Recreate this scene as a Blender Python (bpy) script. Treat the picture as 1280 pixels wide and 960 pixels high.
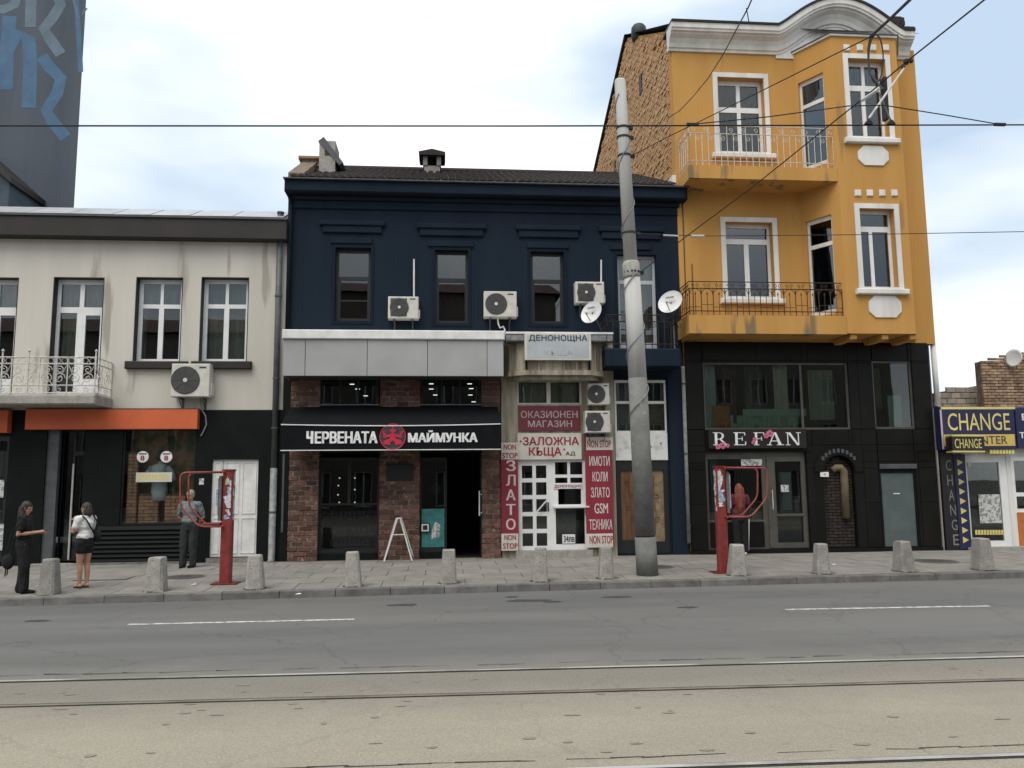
import bpy, bmesh, math, random
from mathutils import Vector, Matrix, noise as mnoise
random.seed(7)
for o in list(bpy.data.objects): bpy.data.objects.remove(o)
scene = bpy.context.scene
COL = scene.collection
rad = math.radians

# ---------------------------------------------------------------- camera
F_PX, PITCH, YAW, ROLL, CAM_H, CAM_Y = 1000.0, rad(6.92), rad(4.85), 0.009, 2.085, -20.2
fwd = Vector((math.sin(YAW)*math.cos(PITCH), math.cos(YAW)*math.cos(PITCH), math.sin(PITCH)))
r0 = Vector((math.cos(YAW), -math.sin(YAW), 0)); u0 = r0.cross(fwd)
rgt = r0*math.cos(ROLL) - u0*math.sin(ROLL); upv = u0*math.cos(ROLL) + r0*math.sin(ROLL)
CAM = Vector((0, CAM_Y, CAM_H))
cd = bpy.data.cameras.new('camera'); cam = bpy.data.objects.new('camera', cd); COL.objects.link(cam)
cd.sensor_width = 36; cd.lens = F_PX/1280*36; cd.clip_end = 2000; cd.clip_start = .1
cam.matrix_world = Matrix(((rgt.x, upv.x, -fwd.x, CAM.x), (rgt.y, upv.y, -fwd.y, CAM.y), (rgt.z, upv.z, -fwd.z, CAM.z), (0, 0, 0, 1)))
scene.camera = cam

# ---------------------------------------------------------------- light
SUN_EL, SUN_AZ = rad(58), rad(-148)        # azimuth from +Y (into the picture) towards +X: a veiled sun high behind the camera
world = bpy.data.worlds.new('World'); scene.world = world; world.use_nodes = True
nt = world.node_tree; nt.nodes.clear(); N = nt.nodes.new; L = nt.links.new
wo = N('ShaderNodeOutputWorld'); bg = N('ShaderNodeBackground'); bg.inputs['Strength'].default_value = 0.07
sky = N('ShaderNodeTexSky'); sky.sky_type = 'NISHITA'; sky.sun_disc = False
sky.sun_elevation = SUN_EL; sky.sun_rotation = SUN_AZ; sky.air_density = 1.0; sky.dust_density = 1.0; sky.ozone_density = 1.0
tc = N('ShaderNodeTexCoord'); mp = N('ShaderNodeMapping'); mp.inputs['Scale'].default_value = (1.0, 1.0, 2.6); mp.inputs['Location'].default_value = (-2.2, 1.7, .1)
n1 = N('ShaderNodeTexNoise'); n1.inputs['Scale'].default_value = 1.25; n1.inputs['Detail'].default_value = 5; n1.inputs['Roughness'].default_value = .48
rp = N('ShaderNodeValToRGB'); rp.color_ramp.elements[0].position = .41; rp.color_ramp.elements[1].position = .62; rp.color_ramp.elements[0].color = (.22, .22, .22, 1)
mx = N('ShaderNodeMix'); mx.data_type = 'RGBA'; mx.inputs['B'].default_value = (12.5, 12.6, 12.7, 1)
L(tc.outputs['Generated'], mp.inputs['Vector']); L(mp.outputs[0], n1.inputs['Vector']); L(n1.outputs['Fac'], rp.inputs[0])
L(rp.outputs[0], mx.inputs['Factor']); cap = N('ShaderNodeMix'); cap.data_type = 'RGBA'; cap.blend_type = 'DARKEN'; cap.inputs['Factor'].default_value = 1; cap.inputs['B'].default_value = (3.9, 5.3, 6.9, 1)   # hazy pale blue, no glaring horizon band
L(sky.outputs[0], cap.inputs['A']); flo = N('ShaderNodeMix'); flo.data_type = 'RGBA'; flo.blend_type = 'LIGHTEN'; flo.inputs['Factor'].default_value = 1; flo.inputs['B'].default_value = (3.2, 4.9, 6.9, 1); L(cap.outputs['Result'], flo.inputs['A']); L(flo.outputs['Result'], mx.inputs['A']); L(mx.outputs['Result'], bg.inputs['Color']); L(bg.outputs[0], wo.inputs[0])
sd = bpy.data.lights.new('sun', 'SUN'); sd.energy = 1.5; sd.angle = rad(40); sd.color = (1, .95, .87)
sun = bpy.data.objects.new('sun', sd); COL.objects.link(sun)
sdir = Vector((math.sin(SUN_AZ)*math.cos(SUN_EL), math.cos(SUN_AZ)*math.cos(SUN_EL), math.sin(SUN_EL)))
sun.rotation_euler = (-sdir).to_track_quat('-Z', 'Y').to_euler(); sun.location = (0, 0, 40)
vs = scene.view_settings; vs.view_transform = 'Standard'; vs.look = 'None'; vs.gamma = 1; vs.use_curve_mapping = False
vs.exposure = 0.66

# ---------------------------------------------------------------- pixels of the photograph to places on known planes
def ray(px, py): return fwd + rgt*((px-640)/F_PX) - upv*((py-480)/F_PX)
def W(px, py, Y=0.0):
    d = ray(px, py); return CAM + d*((Y-CAM_Y)/d.y)
def gz(Y): return 0.13 + 0.07*min(1, max(0, (Y+4.75)/4.75))    # pavement rises a little towards the houses
def G(px, py, z=None):
    d = ray(px, py)
    if z is not None: return CAM + d*((z-CAM_H)/d.z)
    z = .13
    for _ in range(5):
        p = CAM + d*((z-CAM_H)/d.z); z = gz(p.y)
    return p
def R(a, b, c, d, Y=0.0):
    "pixel rectangle -> x0, x1, z0, z1 on the plane y = Y"
    m, n = (b+d)/2, (a+c)/2
    return W(a, m, Y).x, W(c, m, Y).x, W(n, d, Y).z, W(n, b, Y).z

# ---------------------------------------------------------------- mesh helpers
class MB:
    def __init__(s): s.v = []; s.f = []
    def add(s, vs_, fs): b = len(s.v); s.v += [tuple(p) for p in vs_]; s.f += [tuple(b+i for i in f) for f in fs]; return s
    def quad(s, *p): return s.add(p, [tuple(range(len(p)))])
    def box(s, x0, x1, y0, y1, z0, z1):
        return s.add([(x, y, z) for x in (x0, x1) for y in (y0, y1) for z in (z0, z1)],
                     [(0, 1, 3, 2), (4, 6, 7, 5), (0, 4, 5, 1), (2, 3, 7, 6), (0, 2, 6, 4), (1, 5, 7, 3)])
    def bbox(s, x0, x1, y0, y1, z0, z1, b=.01):
        "box with chamfered vertical and front edges"
        b = min(b, (x1-x0)*.4, (y1-y0)*.4, (z1-z0)*.4)
        xs = [(x0, x1), (x0+b, x1-b)]
        v = []
        for (yy, k) in ((y1, 0), (y0+b, 0), (y0, 1)):
            xa, xb = xs[k]; za, zb = (z0, z1) if k == 0 else (z0+b, z1-b)
            v += [(xa, yy, za), (xb, yy, za), (xb, yy, zb), (xa, yy, zb)]
        f = [(8, 9, 10, 11), (3, 2, 1, 0)]
        for r in (0, 4):
            for i in range(4): j = (i+1) % 4; f.append((r+i, r+j, r+4+j, r+4+i))
        return s.add(v, f)
    def prism(s, pts, y0, y1):
        "polygon of (x, z), counter-clockwise seen from the street, extruded from y0 (front) to y1"
        n = len(pts)
        return s.add([(x, y0, z) for x, z in pts] + [(x, y1, z) for x, z in pts],
                     [tuple(range(n)), tuple(range(2*n-1, n-1, -1))] + [(i, n+i, n+(i+1) % n, (i+1) % n) for i in range(n)])
    def zprism(s, pts, z0, z1):
        n = len(pts)
        return s.add([(x, y, z0) for x, y in pts] + [(x, y, z1) for x, y in pts],
                     [tuple(range(n-1, -1, -1)), tuple(range(n, 2*n))] + [(i, (i+1) % n, n+(i+1) % n, n+i) for i in range(n)])
    def xprism(s, pts, x0, x1):
        n = len(pts)
        return s.add([(x0, y, z) for y, z in pts] + [(x1, y, z) for y, z in pts],
                     [tuple(range(n-1, -1, -1)), tuple(range(n, 2*n))] + [(i, (i+1) % n, n+(i+1) % n, n+i) for i in range(n)])
    def tube(s, pts, r, n=6, closed=False, caps=True):
        pts = [Vector(p) for p in pts]; m = len(pts); rs = r if isinstance(r, (list, tuple)) else [r]*m
        rings = []; prev = None
        for i, p in enumerate(pts):
            a = pts[(i-1) % m] if (closed or i > 0) else p; b = pts[(i+1) % m] if (closed or i < m-1) else p
            t = (b-a)
            if t.length < 1e-9: t = Vector((0, 0, 1))
            t.normalize()
            if prev is None:
                q = Vector((0, 0, 1)) if abs(t.z) < .9 else Vector((1, 0, 0)); q = (q - t*q.dot(t)).normalized()
            else:
                q = prev - t*prev.dot(t); q = q.normalized() if q.length > 1e-6 else prev
            prev = q; w = t.cross(q)
            rings.append([p + (q*math.cos(2*math.pi*k/n) + w*math.sin(2*math.pi*k/n))*rs[i] for k in range(n)])
        b = len(s.v)
        for rg in rings: s.v += [tuple(x) for x in rg]
        for i in range(m if closed else m-1):
            j = (i+1) % m
            for k in range(n): l = (k+1) % n; s.f.append((b+i*n+k, b+i*n+l, b+j*n+l, b+j*n+k))
        if caps and not closed:
            s.f.append(tuple(b+k for k in range(n-1, -1, -1))); s.f.append(tuple(b+(m-1)*n+k for k in range(n)))
        return s
    def lathe(s, prof, c, axis=Vector((0, 0, 1)), n=16):
        "profile of (radius, height along axis)"
        axis = Vector(axis).normalized(); q = Vector((1, 0, 0)) if abs(axis.x) < .9 else Vector((0, 0, 1))
        q = (q-axis*q.dot(axis)).normalized(); w = axis.cross(q); c = Vector(c); b = len(s.v); m = len(prof)
        for r_, h in prof:
            for k in range(n): a = 2*math.pi*k/n; s.v.append(tuple(c + axis*h + (q*math.cos(a)+w*math.sin(a))*r_))
        for i in range(m-1):
            for k in range(n): l = (k+1) % n; s.f.append((b+i*n+k, b+i*n+l, b+(i+1)*n+l, b+(i+1)*n+k))
        s.f.append(tuple(b+k for k in range(n-1, -1, -1))); s.f.append(tuple(b+(m-1)*n+k for k in range(n)))
        return s
    def holes(s, x0, x1, z0, z1, holes, y0, y1, back=True, edges=True):
        "panel in the xz plane with rectangular openings, front at y0, back at y1"
        xs = sorted({x0, x1} | {min(max(v, x0), x1) for h in holes for v in h[:2]}); zs = sorted({z0, z1} | {min(max(v, z0), z1) for h in holes for v in h[2:4]})
        def inside(x, z): return any(h[0] < x < h[1] and h[2] < z < h[3] for h in holes)
        nx, nz = len(xs)-1, len(zs)-1
        solid = [[not inside((xs[i]+xs[i+1])/2, (zs[j]+zs[j+1])/2) for j in range(nz)] for i in range(nx)]
        for i in range(nx):
            for j in range(nz):
                if not solid[i][j]: continue
                a, b, c, d = xs[i], xs[i+1], zs[j], zs[j+1]
                s.quad((a, y0, c), (b, y0, c), (b, y0, d), (a, y0, d))
                if back: s.quad((a, y1, d), (b, y1, d), (b, y1, c), (a, y1, c))
                if (i == 0 and edges) or (i > 0 and not solid[i-1][j]): s.quad((a, y1, c), (a, y0, c), (a, y0, d), (a, y1, d))
                if (i == nx-1 and edges) or (i < nx-1 and not solid[i+1][j]): s.quad((b, y0, c), (b, y1, c), (b, y1, d), (b, y0, d))
                if (j == 0 and edges) or (j > 0 and not solid[i][j-1]): s.quad((a, y1, c), (b, y1, c), (b, y0, c), (a, y0, c))
                if (j == nz-1 and edges) or (j < nz-1 and not solid[i][j+1]): s.quad((a, y0, d), (b, y0, d), (b, y1, d), (a, y1, d))
        return s
    def mesh(s, name, m, smooth=False):
        me = bpy.data.meshes.new(name); me.from_pydata(s.v, [], s.f); me.validate(); me.update()
        if m is not None: me.materials.append(M[m] if isinstance(m, str) else m)
        if smooth: me.polygons.foreach_set('use_smooth', [True]*len(me.polygons))
        return me
    def build(s, name, m, parent=None, smooth=False):
        return put(name, s.mesh(name, m, smooth), parent)
def base(o): return o.matrix_world.translation if o.parent is None else Vector((0, 0, 0))
ROOT = {}
def put(name, me, parent=None):
    o = bpy.data.objects.new(name, me); COL.objects.link(o)
    if parent is not None:
        o.parent = parent
        rt = ROOT.get(parent.name, parent); ROOT[o.name] = rt
        if rt is parent: o.matrix_parent_inverse = Matrix.Translation(-Vector(parent.location))
    return o
def thing(name, label, cat, loc=(0, 0, 0), group=None, mesh=None):
    o = bpy.data.objects.new(name, None); COL.objects.link(o); o.location = Vector(loc); o.empty_display_size = .2
    return tag(o, label, cat, group)
def tag(o, label, cat, group=None):
    o['label'] = label; o['category'] = cat
    if group: o['group'] = group
    return o
def struct(o, label=None):
    o['kind'] = 'structure'
    if label: o['label'] = label
    return o

# ---------------------------------------------------------------- materials
M = {}
def mat(name, c1, c2=None, rough=.8, scale=2.0, bump=0.0, bscale=60, metal=0, spec=.4, streak=False, speck=None, rnd=0.0, detail=6, lo=.35, hi=.65):
    m = bpy.data.materials.new(name); m.use_nodes = True; t = m.node_tree; b = t.nodes['Principled BSDF']
    N = t.nodes.new; L = t.links.new
    b.inputs['Roughness'].default_value = rough; b.inputs['Metallic'].default_value = metal; b.inputs['Specular IOR Level'].default_value = spec
    g = N('ShaderNodeNewGeometry'); c2 = c2 or tuple(x*.8 for x in c1)
    mp = N('ShaderNodeMapping'); L(g.outputs['Position'], mp.inputs['Vector'])
    if streak: mp.inputs['Scale'].default_value = (1, 1, .13)
    n = N('ShaderNodeTexNoise'); n.inputs['Scale'].default_value = scale; n.inputs['Detail'].default_value = detail; n.inputs['Roughness'].default_value = .6
    L(mp.outputs[0], n.inputs['Vector'])
    r = N('ShaderNodeValToRGB'); r.color_ramp.elements[0].position = lo; r.color_ramp.elements[1].position = hi
    r.color_ramp.elements[0].color = (*c2, 1); r.color_ramp.elements[1].color = (*c1, 1); L(n.outputs['Fac'], r.inputs[0]); col = r.outputs[0]
    if speck:                                   # (colour, scale, threshold)
        n3 = N('ShaderNodeTexNoise'); n3.inputs['Scale'].default_value = speck[1]; n3.inputs['Detail'].default_value = 3; L(mp.outputs[0], n3.inputs['Vector'])
        r3 = N('ShaderNodeValToRGB'); r3.color_ramp.elements[0].position = speck[2]; r3.color_ramp.elements[1].position = speck[2]+.06; L(n3.outputs['Fac'], r3.inputs[0])
        x = N('ShaderNodeMix'); x.data_type = 'RGBA'; L(r3.outputs[0], x.inputs['Factor']); L(col, x.inputs['A']); x.inputs['B'].default_value = (*speck[0], 1); col = x.outputs['Result']
    if rnd:
        oi = N('ShaderNodeObjectInfo'); mr = N('ShaderNodeMapRange'); mr.inputs['To Min'].default_value = 1-rnd; mr.inputs['To Max'].default_value = 1+rnd; L(oi.outputs['Random'], mr.inputs['Value'])
        h = N('ShaderNodeHueSaturation'); L(mr.outputs[0], h.inputs['Value']); L(col, h.inputs['Color']); col = h.outputs[0]
    L(col, b.inputs['Base Color'])
    if bump:
        n2 = N('ShaderNodeTexNoise'); n2.inputs['Scale'].default_value = bscale; n2.inputs['Detail'].default_value = 4; L(g.outputs['Position'], n2.inputs['Vector'])
        bp = N('ShaderNodeBump'); bp.inputs['Strength'].default_value = bump; bp.inputs['Distance'].default_value = .02; L(n2.outputs['Fac'], bp.inputs['Height']); L(bp.outputs[0], b.inputs['Normal'])
    M[name] = m; return m
def glass(name, tint=(.75, .8, .78), refl=1.0, rough=.01):
    m = bpy.data.materials.new(name); m.use_nodes = True; t = m.node_tree; t.nodes.clear(); N = t.nodes.new; L = t.links.new
    o = N('ShaderNodeOutputMaterial'); mix = N('ShaderNodeMixShader'); tr = N('ShaderNodeBsdfTransparent'); gl = N('ShaderNodeBsdfGlossy'); fr = N('ShaderNodeFresnel')
    tr.inputs[0].default_value = (*tint, 1); gl.inputs['Roughness'].default_value = rough; gl.inputs['Color'].default_value = (.95, .97, 1, 1); fr.inputs['IOR'].default_value = 1.5
    a = N('ShaderNodeMath'); a.operation = 'MULTIPLY'; a.inputs[1].default_value = 1.5*refl; a.use_clamp = True; L(fr.outputs[0], a.inputs[0])
    n = N('ShaderNodeTexNoise'); n.inputs['Scale'].default_value = .9; g = N('ShaderNodeNewGeometry'); L(g.outputs['Position'], n.inputs['Vector'])
    bp = N('ShaderNodeBump'); bp.inputs['Strength'].default_value = .05; bp.inputs['Distance'].default_value = .02; L(n.outputs['Fac'], bp.inputs['Height']); L(bp.outputs[0], gl.inputs['Normal'])
    L(a.outputs[0], mix.inputs[0]); L(tr.outputs[0], mix.inputs[1]); L(gl.outputs[0], mix.inputs[2]); L(mix.outputs[0], o.inputs[0]); M[name] = m
def emit(name, c, s):
    m = bpy.data.materials.new(name); m.use_nodes = True; b = m.node_tree.nodes['Principled BSDF']
    b.inputs['Emission Color'].default_value = (*c, 1); b.inputs['Emission Strength'].default_value = s; b.inputs['Base Color'].default_value = (*c, 1); M[name] = m
glass('glass'); glass('glass_shop', (.85, .88, .86), .5); glass('glass_dark', (.45, .5, .48), .8); glass('glass_mirror', (.5, .52, .5), 1.35)
emit('lamp', (1, .97, .9), 3.0); emit('lamp_dim', (1, .95, .85), 1.2)
mat('beige_plaster', (.55, .52, .455), (.46, .435, .38), .9, 1.0, .25, 30, streak=True, speck=((.33, .305, .26), 1.9, .60), lo=.28, hi=.6)
mat('dirty_plaster', (.42, .38, .29), (.16, .13, .095), .9, 5, .3, 30, streak=True, lo=.33, hi=.62)
mat('navy_plaster', (.0108, .0178, .029), (.0150, .0228, .0345), .8, 1.2, .3, 45, spec=.06, streak=True)
mat('navy_trim', (.009, .015, .026), (.007, .012, .020), .7, 2, .1, 45, spec=.08)
mat('yellow_plaster', (.51, .275, .08), (.43, .225, .064), .88, 1.1, .2, 40, streak=True, lo=.28, hi=.6, spec=.2, speck=((.33, .19, .075), 2.6, .64))
mat('yellow_brick', (.56, .36, .19), (.44, .255, .12), .9, 3, .5, 25, speck=((.22, .11, .06), 5, .66))
mat('brick', (.155, .076, .054), (.088, .046, .035), .9, 9, .6, 40, rnd=.5, speck=((.27, .21, .17), 13, .64))
mat('mortar', (.22, .175, .14), (.09, .07, .055), .95, 7, .6, 60)
mat('old_brick', (.36, .25, .165), (.22, .14, .09), .95, 4, .6, 40, rnd=.3)
mat('dark_brown', (.022, .017, .015), (.014, .011, .010), .6, 2, .1)
mat('black_paint', (.0085, .0105, .0105), (.006, .0075, .0075), .6, 2, .12, 30, spec=.1)
mat('black_stone', (.0115, .0108, .0092), (.0075, .0072, .0065), .42, 1.5, .05, 30, spec=.13, rnd=.12)
mat('black_cloth', (.008, .0092, .0105), (.006, .007, .008), .9, 4, .15, 90, spec=.1)
mat('white_paint', (.72, .72, .70), (.58, .57, .54), .55, 3, .05, 50)
mat('upvc', (.74, .74, .73), (.66, .66, .65), .4, 3)
mat('white_trim', (.72, .70, .66), (.55, .53, .49), .8, 2.5, .15, 40, streak=True)
mat('white_flaky', (.66, .65, .62), (.42, .40, .36), .7, 4, .3, 40, lo=.3, hi=.5)
mat('grey_panel', (.36, .36, .355), (.31, .31, .305), .5, 1, .03, 20, rnd=.06)
mat('zinc', (.45, .46, .47), (.36, .37, .38), .45, 3, .05, 20, metal=.3, rnd=.08)
mat('pipe_grey', (.085, .09, .095), (.055, .06, .063), .5, 5, .1)
mat('pipe_light', (.26, .27, .265), (.15, .155, .155), .6, 9, .2, streak=False)
mat('orange_panel', (.60, .125, .04), (.50, .10, .035), .6, 1.3, .04)
mat('tile_dark', (.032, .024, .021), (.02, .016, .015), .85, 7, .3, 50)
mat('concrete', (.34, .325, .29), (.235, .225, .20), .92, 5, .5, 45, speck=((.15, .14, .12), 42, .58), rnd=.2)
mat('pole_paint', (.53, .525, .505), (.40, .395, .375), .85, 3, .25, 40, streak=True)
mat('pole_base', (.185, .185, .175), (.13, .13, .122), .9, 3, .35, 45, speck=((.25, .25, .24), 8, .66))
mat('slab', (.245, .23, .206), (.185, .173, .155), .92, 2.3, .35, 70, rnd=.06, speck=((.13, .12, .108), 5.5, .67))
mat('joint', (.16, .15, .135), (.11, .103, .093), .95, 8, .3)
mat('kerb', (.17, .163, .15), (.10, .097, .09), .92, 4, .5, 50, rnd=.14)
mat('steel_rail', (.60, .585, .56), (.30, .28, .25), .38, .8, .03, metal=.35, lo=.4, hi=.55)
mat('rail_worn', (.30, .27, .22), (.14, .12, .10), .5, 1.5, .05, metal=.3); mat('rail_dark', (.035, .028, .022), (.02, .017, .014), .8, 20, .3)
mat('iron_black', (.014, .013, .012), (.022, .016, .012), .6, 12, .1)
mat('iron_white', (.62, .60, .56), (.40, .38, .34), .65, 14, .15)
mat('iron_rusty', (.055, .032, .02), (.03, .02, .015), .75, 14, .15)
mat('ac_body', (.58, .56, .51), (.47, .45, .40), .5, 5, .03)
mat('ac_grille', (.075, .073, .068), (.06, .058, .055), .6, 30, .1)
mat('dish', (.70, .70, .69), (.58, .58, .57), .4, 4)
mat('red_enamel', (.25, .034, .03), (.15, .024, .021), .5, 7, .2, 30)
mat('sticker_white', (.66, .66, .67), (.40, .42, .46), .7, 22, .05, lo=.4, hi=.6)
mat('sticker_blue', (.12, .22, .42), (.4, .45, .5), .6, 30)
mat('sign_red', (.27, .020, .036), (.19, .020, .032), .55, 3.5, streak=True)
mat('sign_maroon', (.17, .032, .045), (.13, .026, .036), .55, 2)
mat('sign_cream', (.60, .575, .52), (.48, .455, .40), .6, 2.4, .03)
mat('letter_white', (.80, .80, .79), (.60, .60, .59), .55, 7)
mat('letter_red', (.30, .015, .025), (.24, .012, .02), .5, 3)
mat('letter_pale', (.50, .42, .40), (.38, .31, .30), .6, 5)
mat('letter_dark', (.02, .02, .022), (.05, .05, .05), .6, 12)
mat('letter_faint', (.42, .40, .37), (.36, .345, .32), .6, 8)
mat('letter_yellow', (.68, .58, .19), (.56, .47, .15), .55, 4)
mat('letter_pink', (.55, .16, .25), (.45, .12, .19), .6, 4)
mat('emblem_red', (.52, .022, .06), (.42, .02, .05), .5, 4)
mat('sign_navy', (.018, .019, .075), (.013, .014, .055), .45, 2)
mat('sign_yellow', (.60, .44, .10), (.50, .36, .08), .55, 3)
mat('lightbox', (.42, .45, .48), (.34, .36, .37), .5, 1.6, .02)
mat('teal_door', (.088, .115, .11), (.068, .09, .086), .55, 2, .05)
mat('olive_frame', (.085, .08, .065), (.06, .056, .046), .5, 4)
mat('dark_frame', (.016, .017, .018), (.011, .012, .013), .45, 4)
mat('wood_orange', (.17, .075, .03), (.085, .042, .02), .7, 9, .2, streak=True)
mat('wood_pale', (.26, .195, .11), (.15, .11, .06), .7, 9, .2)
mat('curtain', (.56, .53, .47), (.40, .38, .34), .9, 7, .3, 18, streak=True)
mat('curtain_dark', (.13, .11, .085), (.05, .045, .04), .9, 8, .4, 14, streak=True)
mat('blind', (.50, .46, .38), (.42, .385, .32), .8, 4)
mat('interior', (.16, .155, .145), (.11, .107, .10), .9, 2)
mat('interior_pale', (.32, .31, .28), (.25, .24, .22), .9, 2)
mat('teal_poster', (.05, .22, .21), (.03, .13, .13), .5, 6)
mat('poster_pale', (.55, .55, .52), (.22, .22, .22), .6, 16, lo=.45, hi=.52)
mat('cloth_orange', (.50, .17, .05), (.36, .11, .03), .85, 6)
mat('cloth_green', (.21, .30, .24), (.14, .21, .17), .85, 6)
mat('cloth_maroon', (.10, .022, .028), (.06, .016, .02), .85, 8)
mat('mural_grey', (.080, .096, .118), (.060, .073, .091), .9, .8, .3, 12, streak=True)
mat('mural_blue', (.082, .155, .24), (.06, .12, .19), .9, 1.5, .2, 12)
mat('mural_pale', (.14, .19, .23), (.10, .14, .17), .9, 1.5, .2, 12)
mat('cable', (.012, .012, .013), (.018, .018, .018), .6, 9)
mat('steel_light', (.55, .54, .51), (.40, .39, .37), .5, 9, metal=.2)
mat('manhole', (.075, .072, .066), (.05, .048, .044), .75, 14, .4, 40)
mat('lane_paint', (.58, .57, .54), (.22, .215, .205), .85, 9, .1, lo=.38, hi=.55)
mat('patch', (.042, .041, .039), (.06, .058, .055), .95, 7, .4)
mat('ochre', (.42, .26, .13), (.33, .2, .1), .9, 1.2, .15)
mat('opp_wall', (.22, .20, .17), (.18, .165, .14), .9, .8)
mat('opp_wall2', (.17, .145, .12), (.14, .12, .10), .9, .8)
mat('opp_roof', (.12, .06, .045), (.09, .045, .035), .9, 2)
# ================================================================ ground
def kerb_y(x): return -4.79 + .055*x - .0006*x*x
def asphalt(name, c1, c2, c3, bump=.5, ck=.4, dust=None):
    m = bpy.data.materials.new(name); m.use_nodes = True; t = m.node_tree; b = t.nodes['Principled BSDF']; N = t.nodes.new; L = t.links.new
    b.inputs['Roughness'].default_value = .86; b.inputs['Specular IOR Level'].default_value = .3
    g = N('ShaderNodeNewGeometry')
    def nz(sc, det=5, mapping=None):
        n = N('ShaderNodeTexNoise'); n.inputs['Scale'].default_value = sc; n.inputs['Detail'].default_value = det; n.inputs['Roughness'].default_value = .62
        mp = N('ShaderNodeMapping'); mp.inputs['Scale'].default_value = mapping or (1, 1, 1); L(g.outputs['Position'], mp.inputs['Vector']); L(mp.outputs[0], n.inputs['Vector']); return n
    def ramp(src, a, ca, bq, cb):
        r = N('ShaderNodeValToRGB'); e = r.color_ramp.elements; e[0].position = a; e[1].position = bq; e[0].color = (*ca, 1); e[1].color = (*cb, 1); L(src, r.inputs[0]); return r.outputs[0]
    def mixc(f, a, bb, blend='MIX'):
        x = N('ShaderNodeMix'); x.data_type = 'RGBA'; x.blend_type = blend
        if hasattr(f, 'links'): L(f, x.inputs['Factor'])
        else: x.inputs['Factor'].default_value = f
        L(a, x.inputs['A']); L(bb, x.inputs['B']); return x.outputs['Result']
    col = ramp(nz(.45, 5, (.12, 1, 1)).outputs['Fac'], .34, c2, .62, c1)                # long drifts along the street
    col = mixc(ramp(nz(.9, 6, (.5, 1.6, 1)).outputs['Fac'], .52, (0, 0, 0), .72, (.55, .55, .55)), col, ramp(nz(9).outputs['Fac'], .3, c3, .7, c1))
    if dust:                                     # pale dust and sand lying thicker away from the running lane
        sp = N('ShaderNodeSeparateXYZ'); L(g.outputs['Position'], sp.inputs[0]); wv = nz(.8, 4); ad = N('ShaderNodeMath'); ad.operation = 'MULTIPLY_ADD'; ad.inputs[1].default_value = 1.3; L(wv.outputs['Fac'], ad.inputs[0]); L(sp.outputs['Y'], ad.inputs[2])
        mr = N('ShaderNodeMapRange'); mr.inputs['From Min'].default_value = dust[0]; mr.inputs['From Max'].default_value = dust[1]; L(ad.outputs[0], mr.inputs['Value'])
        d_ = N('ShaderNodeRGB'); d_.outputs[0].default_value = (*dust[2], 1); col = mixc(mr.outputs[0], col, d_.outputs[0])
    grain = ramp(nz(75, 3).outputs['Fac'], .3, (.62, .62, .62), .7, (1.25, 1.25, 1.25))
    col = mixc(.8, col, grain, 'MULTIPLY')
    vor = N('ShaderNodeTexVoronoi'); vor.feature = 'DISTANCE_TO_EDGE'; vor.inputs['Scale'].default_value = .33
    wp = N('ShaderNodeVectorMath'); wp.operation = 'ADD'; wn = nz(1.3, 6); L(g.outputs['Position'], wp.inputs[0]); L(wn.outputs['Color'], wp.inputs[1]); L(wp.outputs[0], vor.inputs['Vector'])
    crack = ramp(vor.outputs['Distance'], .002, (.45, .45, .45), .007, (1, 1, 1)); col = mixc(ck, col, crack, 'MULTIPLY')
    spots = ramp(nz(2.6, 3, (.6, 1.6, 1)).outputs['Fac'], .72, (1, 1, 1), .78, (.62, .61, .6)); col = mixc(.9, col, spots, 'MULTIPLY')
    L(col, b.inputs['Base Color'])
    bp = N('ShaderNodeBump'); bp.inputs['Strength'].default_value = bump; bp.inputs['Distance'].default_value = .012; L(nz(70, 3).outputs['Fac'], bp.inputs['Height']); L(bp.outputs[0], b.inputs['Normal'])
    M[name] = m
asphalt('asphalt', (.158, .154, .145), (.108, .107, .104), (.175, .168, .155), dust=(-9.4, -10.6, (.205, .194, .168)))
asphalt('track_asphalt', (.325, .292, .228), (.275, .249, .198), (.37, .33, .252), ck=.22, dust=(-12.3, -10.9, (.205, .190, .158)))
mat('earth', (.16, .15, .13), (.12, .11, .1), .95, .3)

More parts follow.
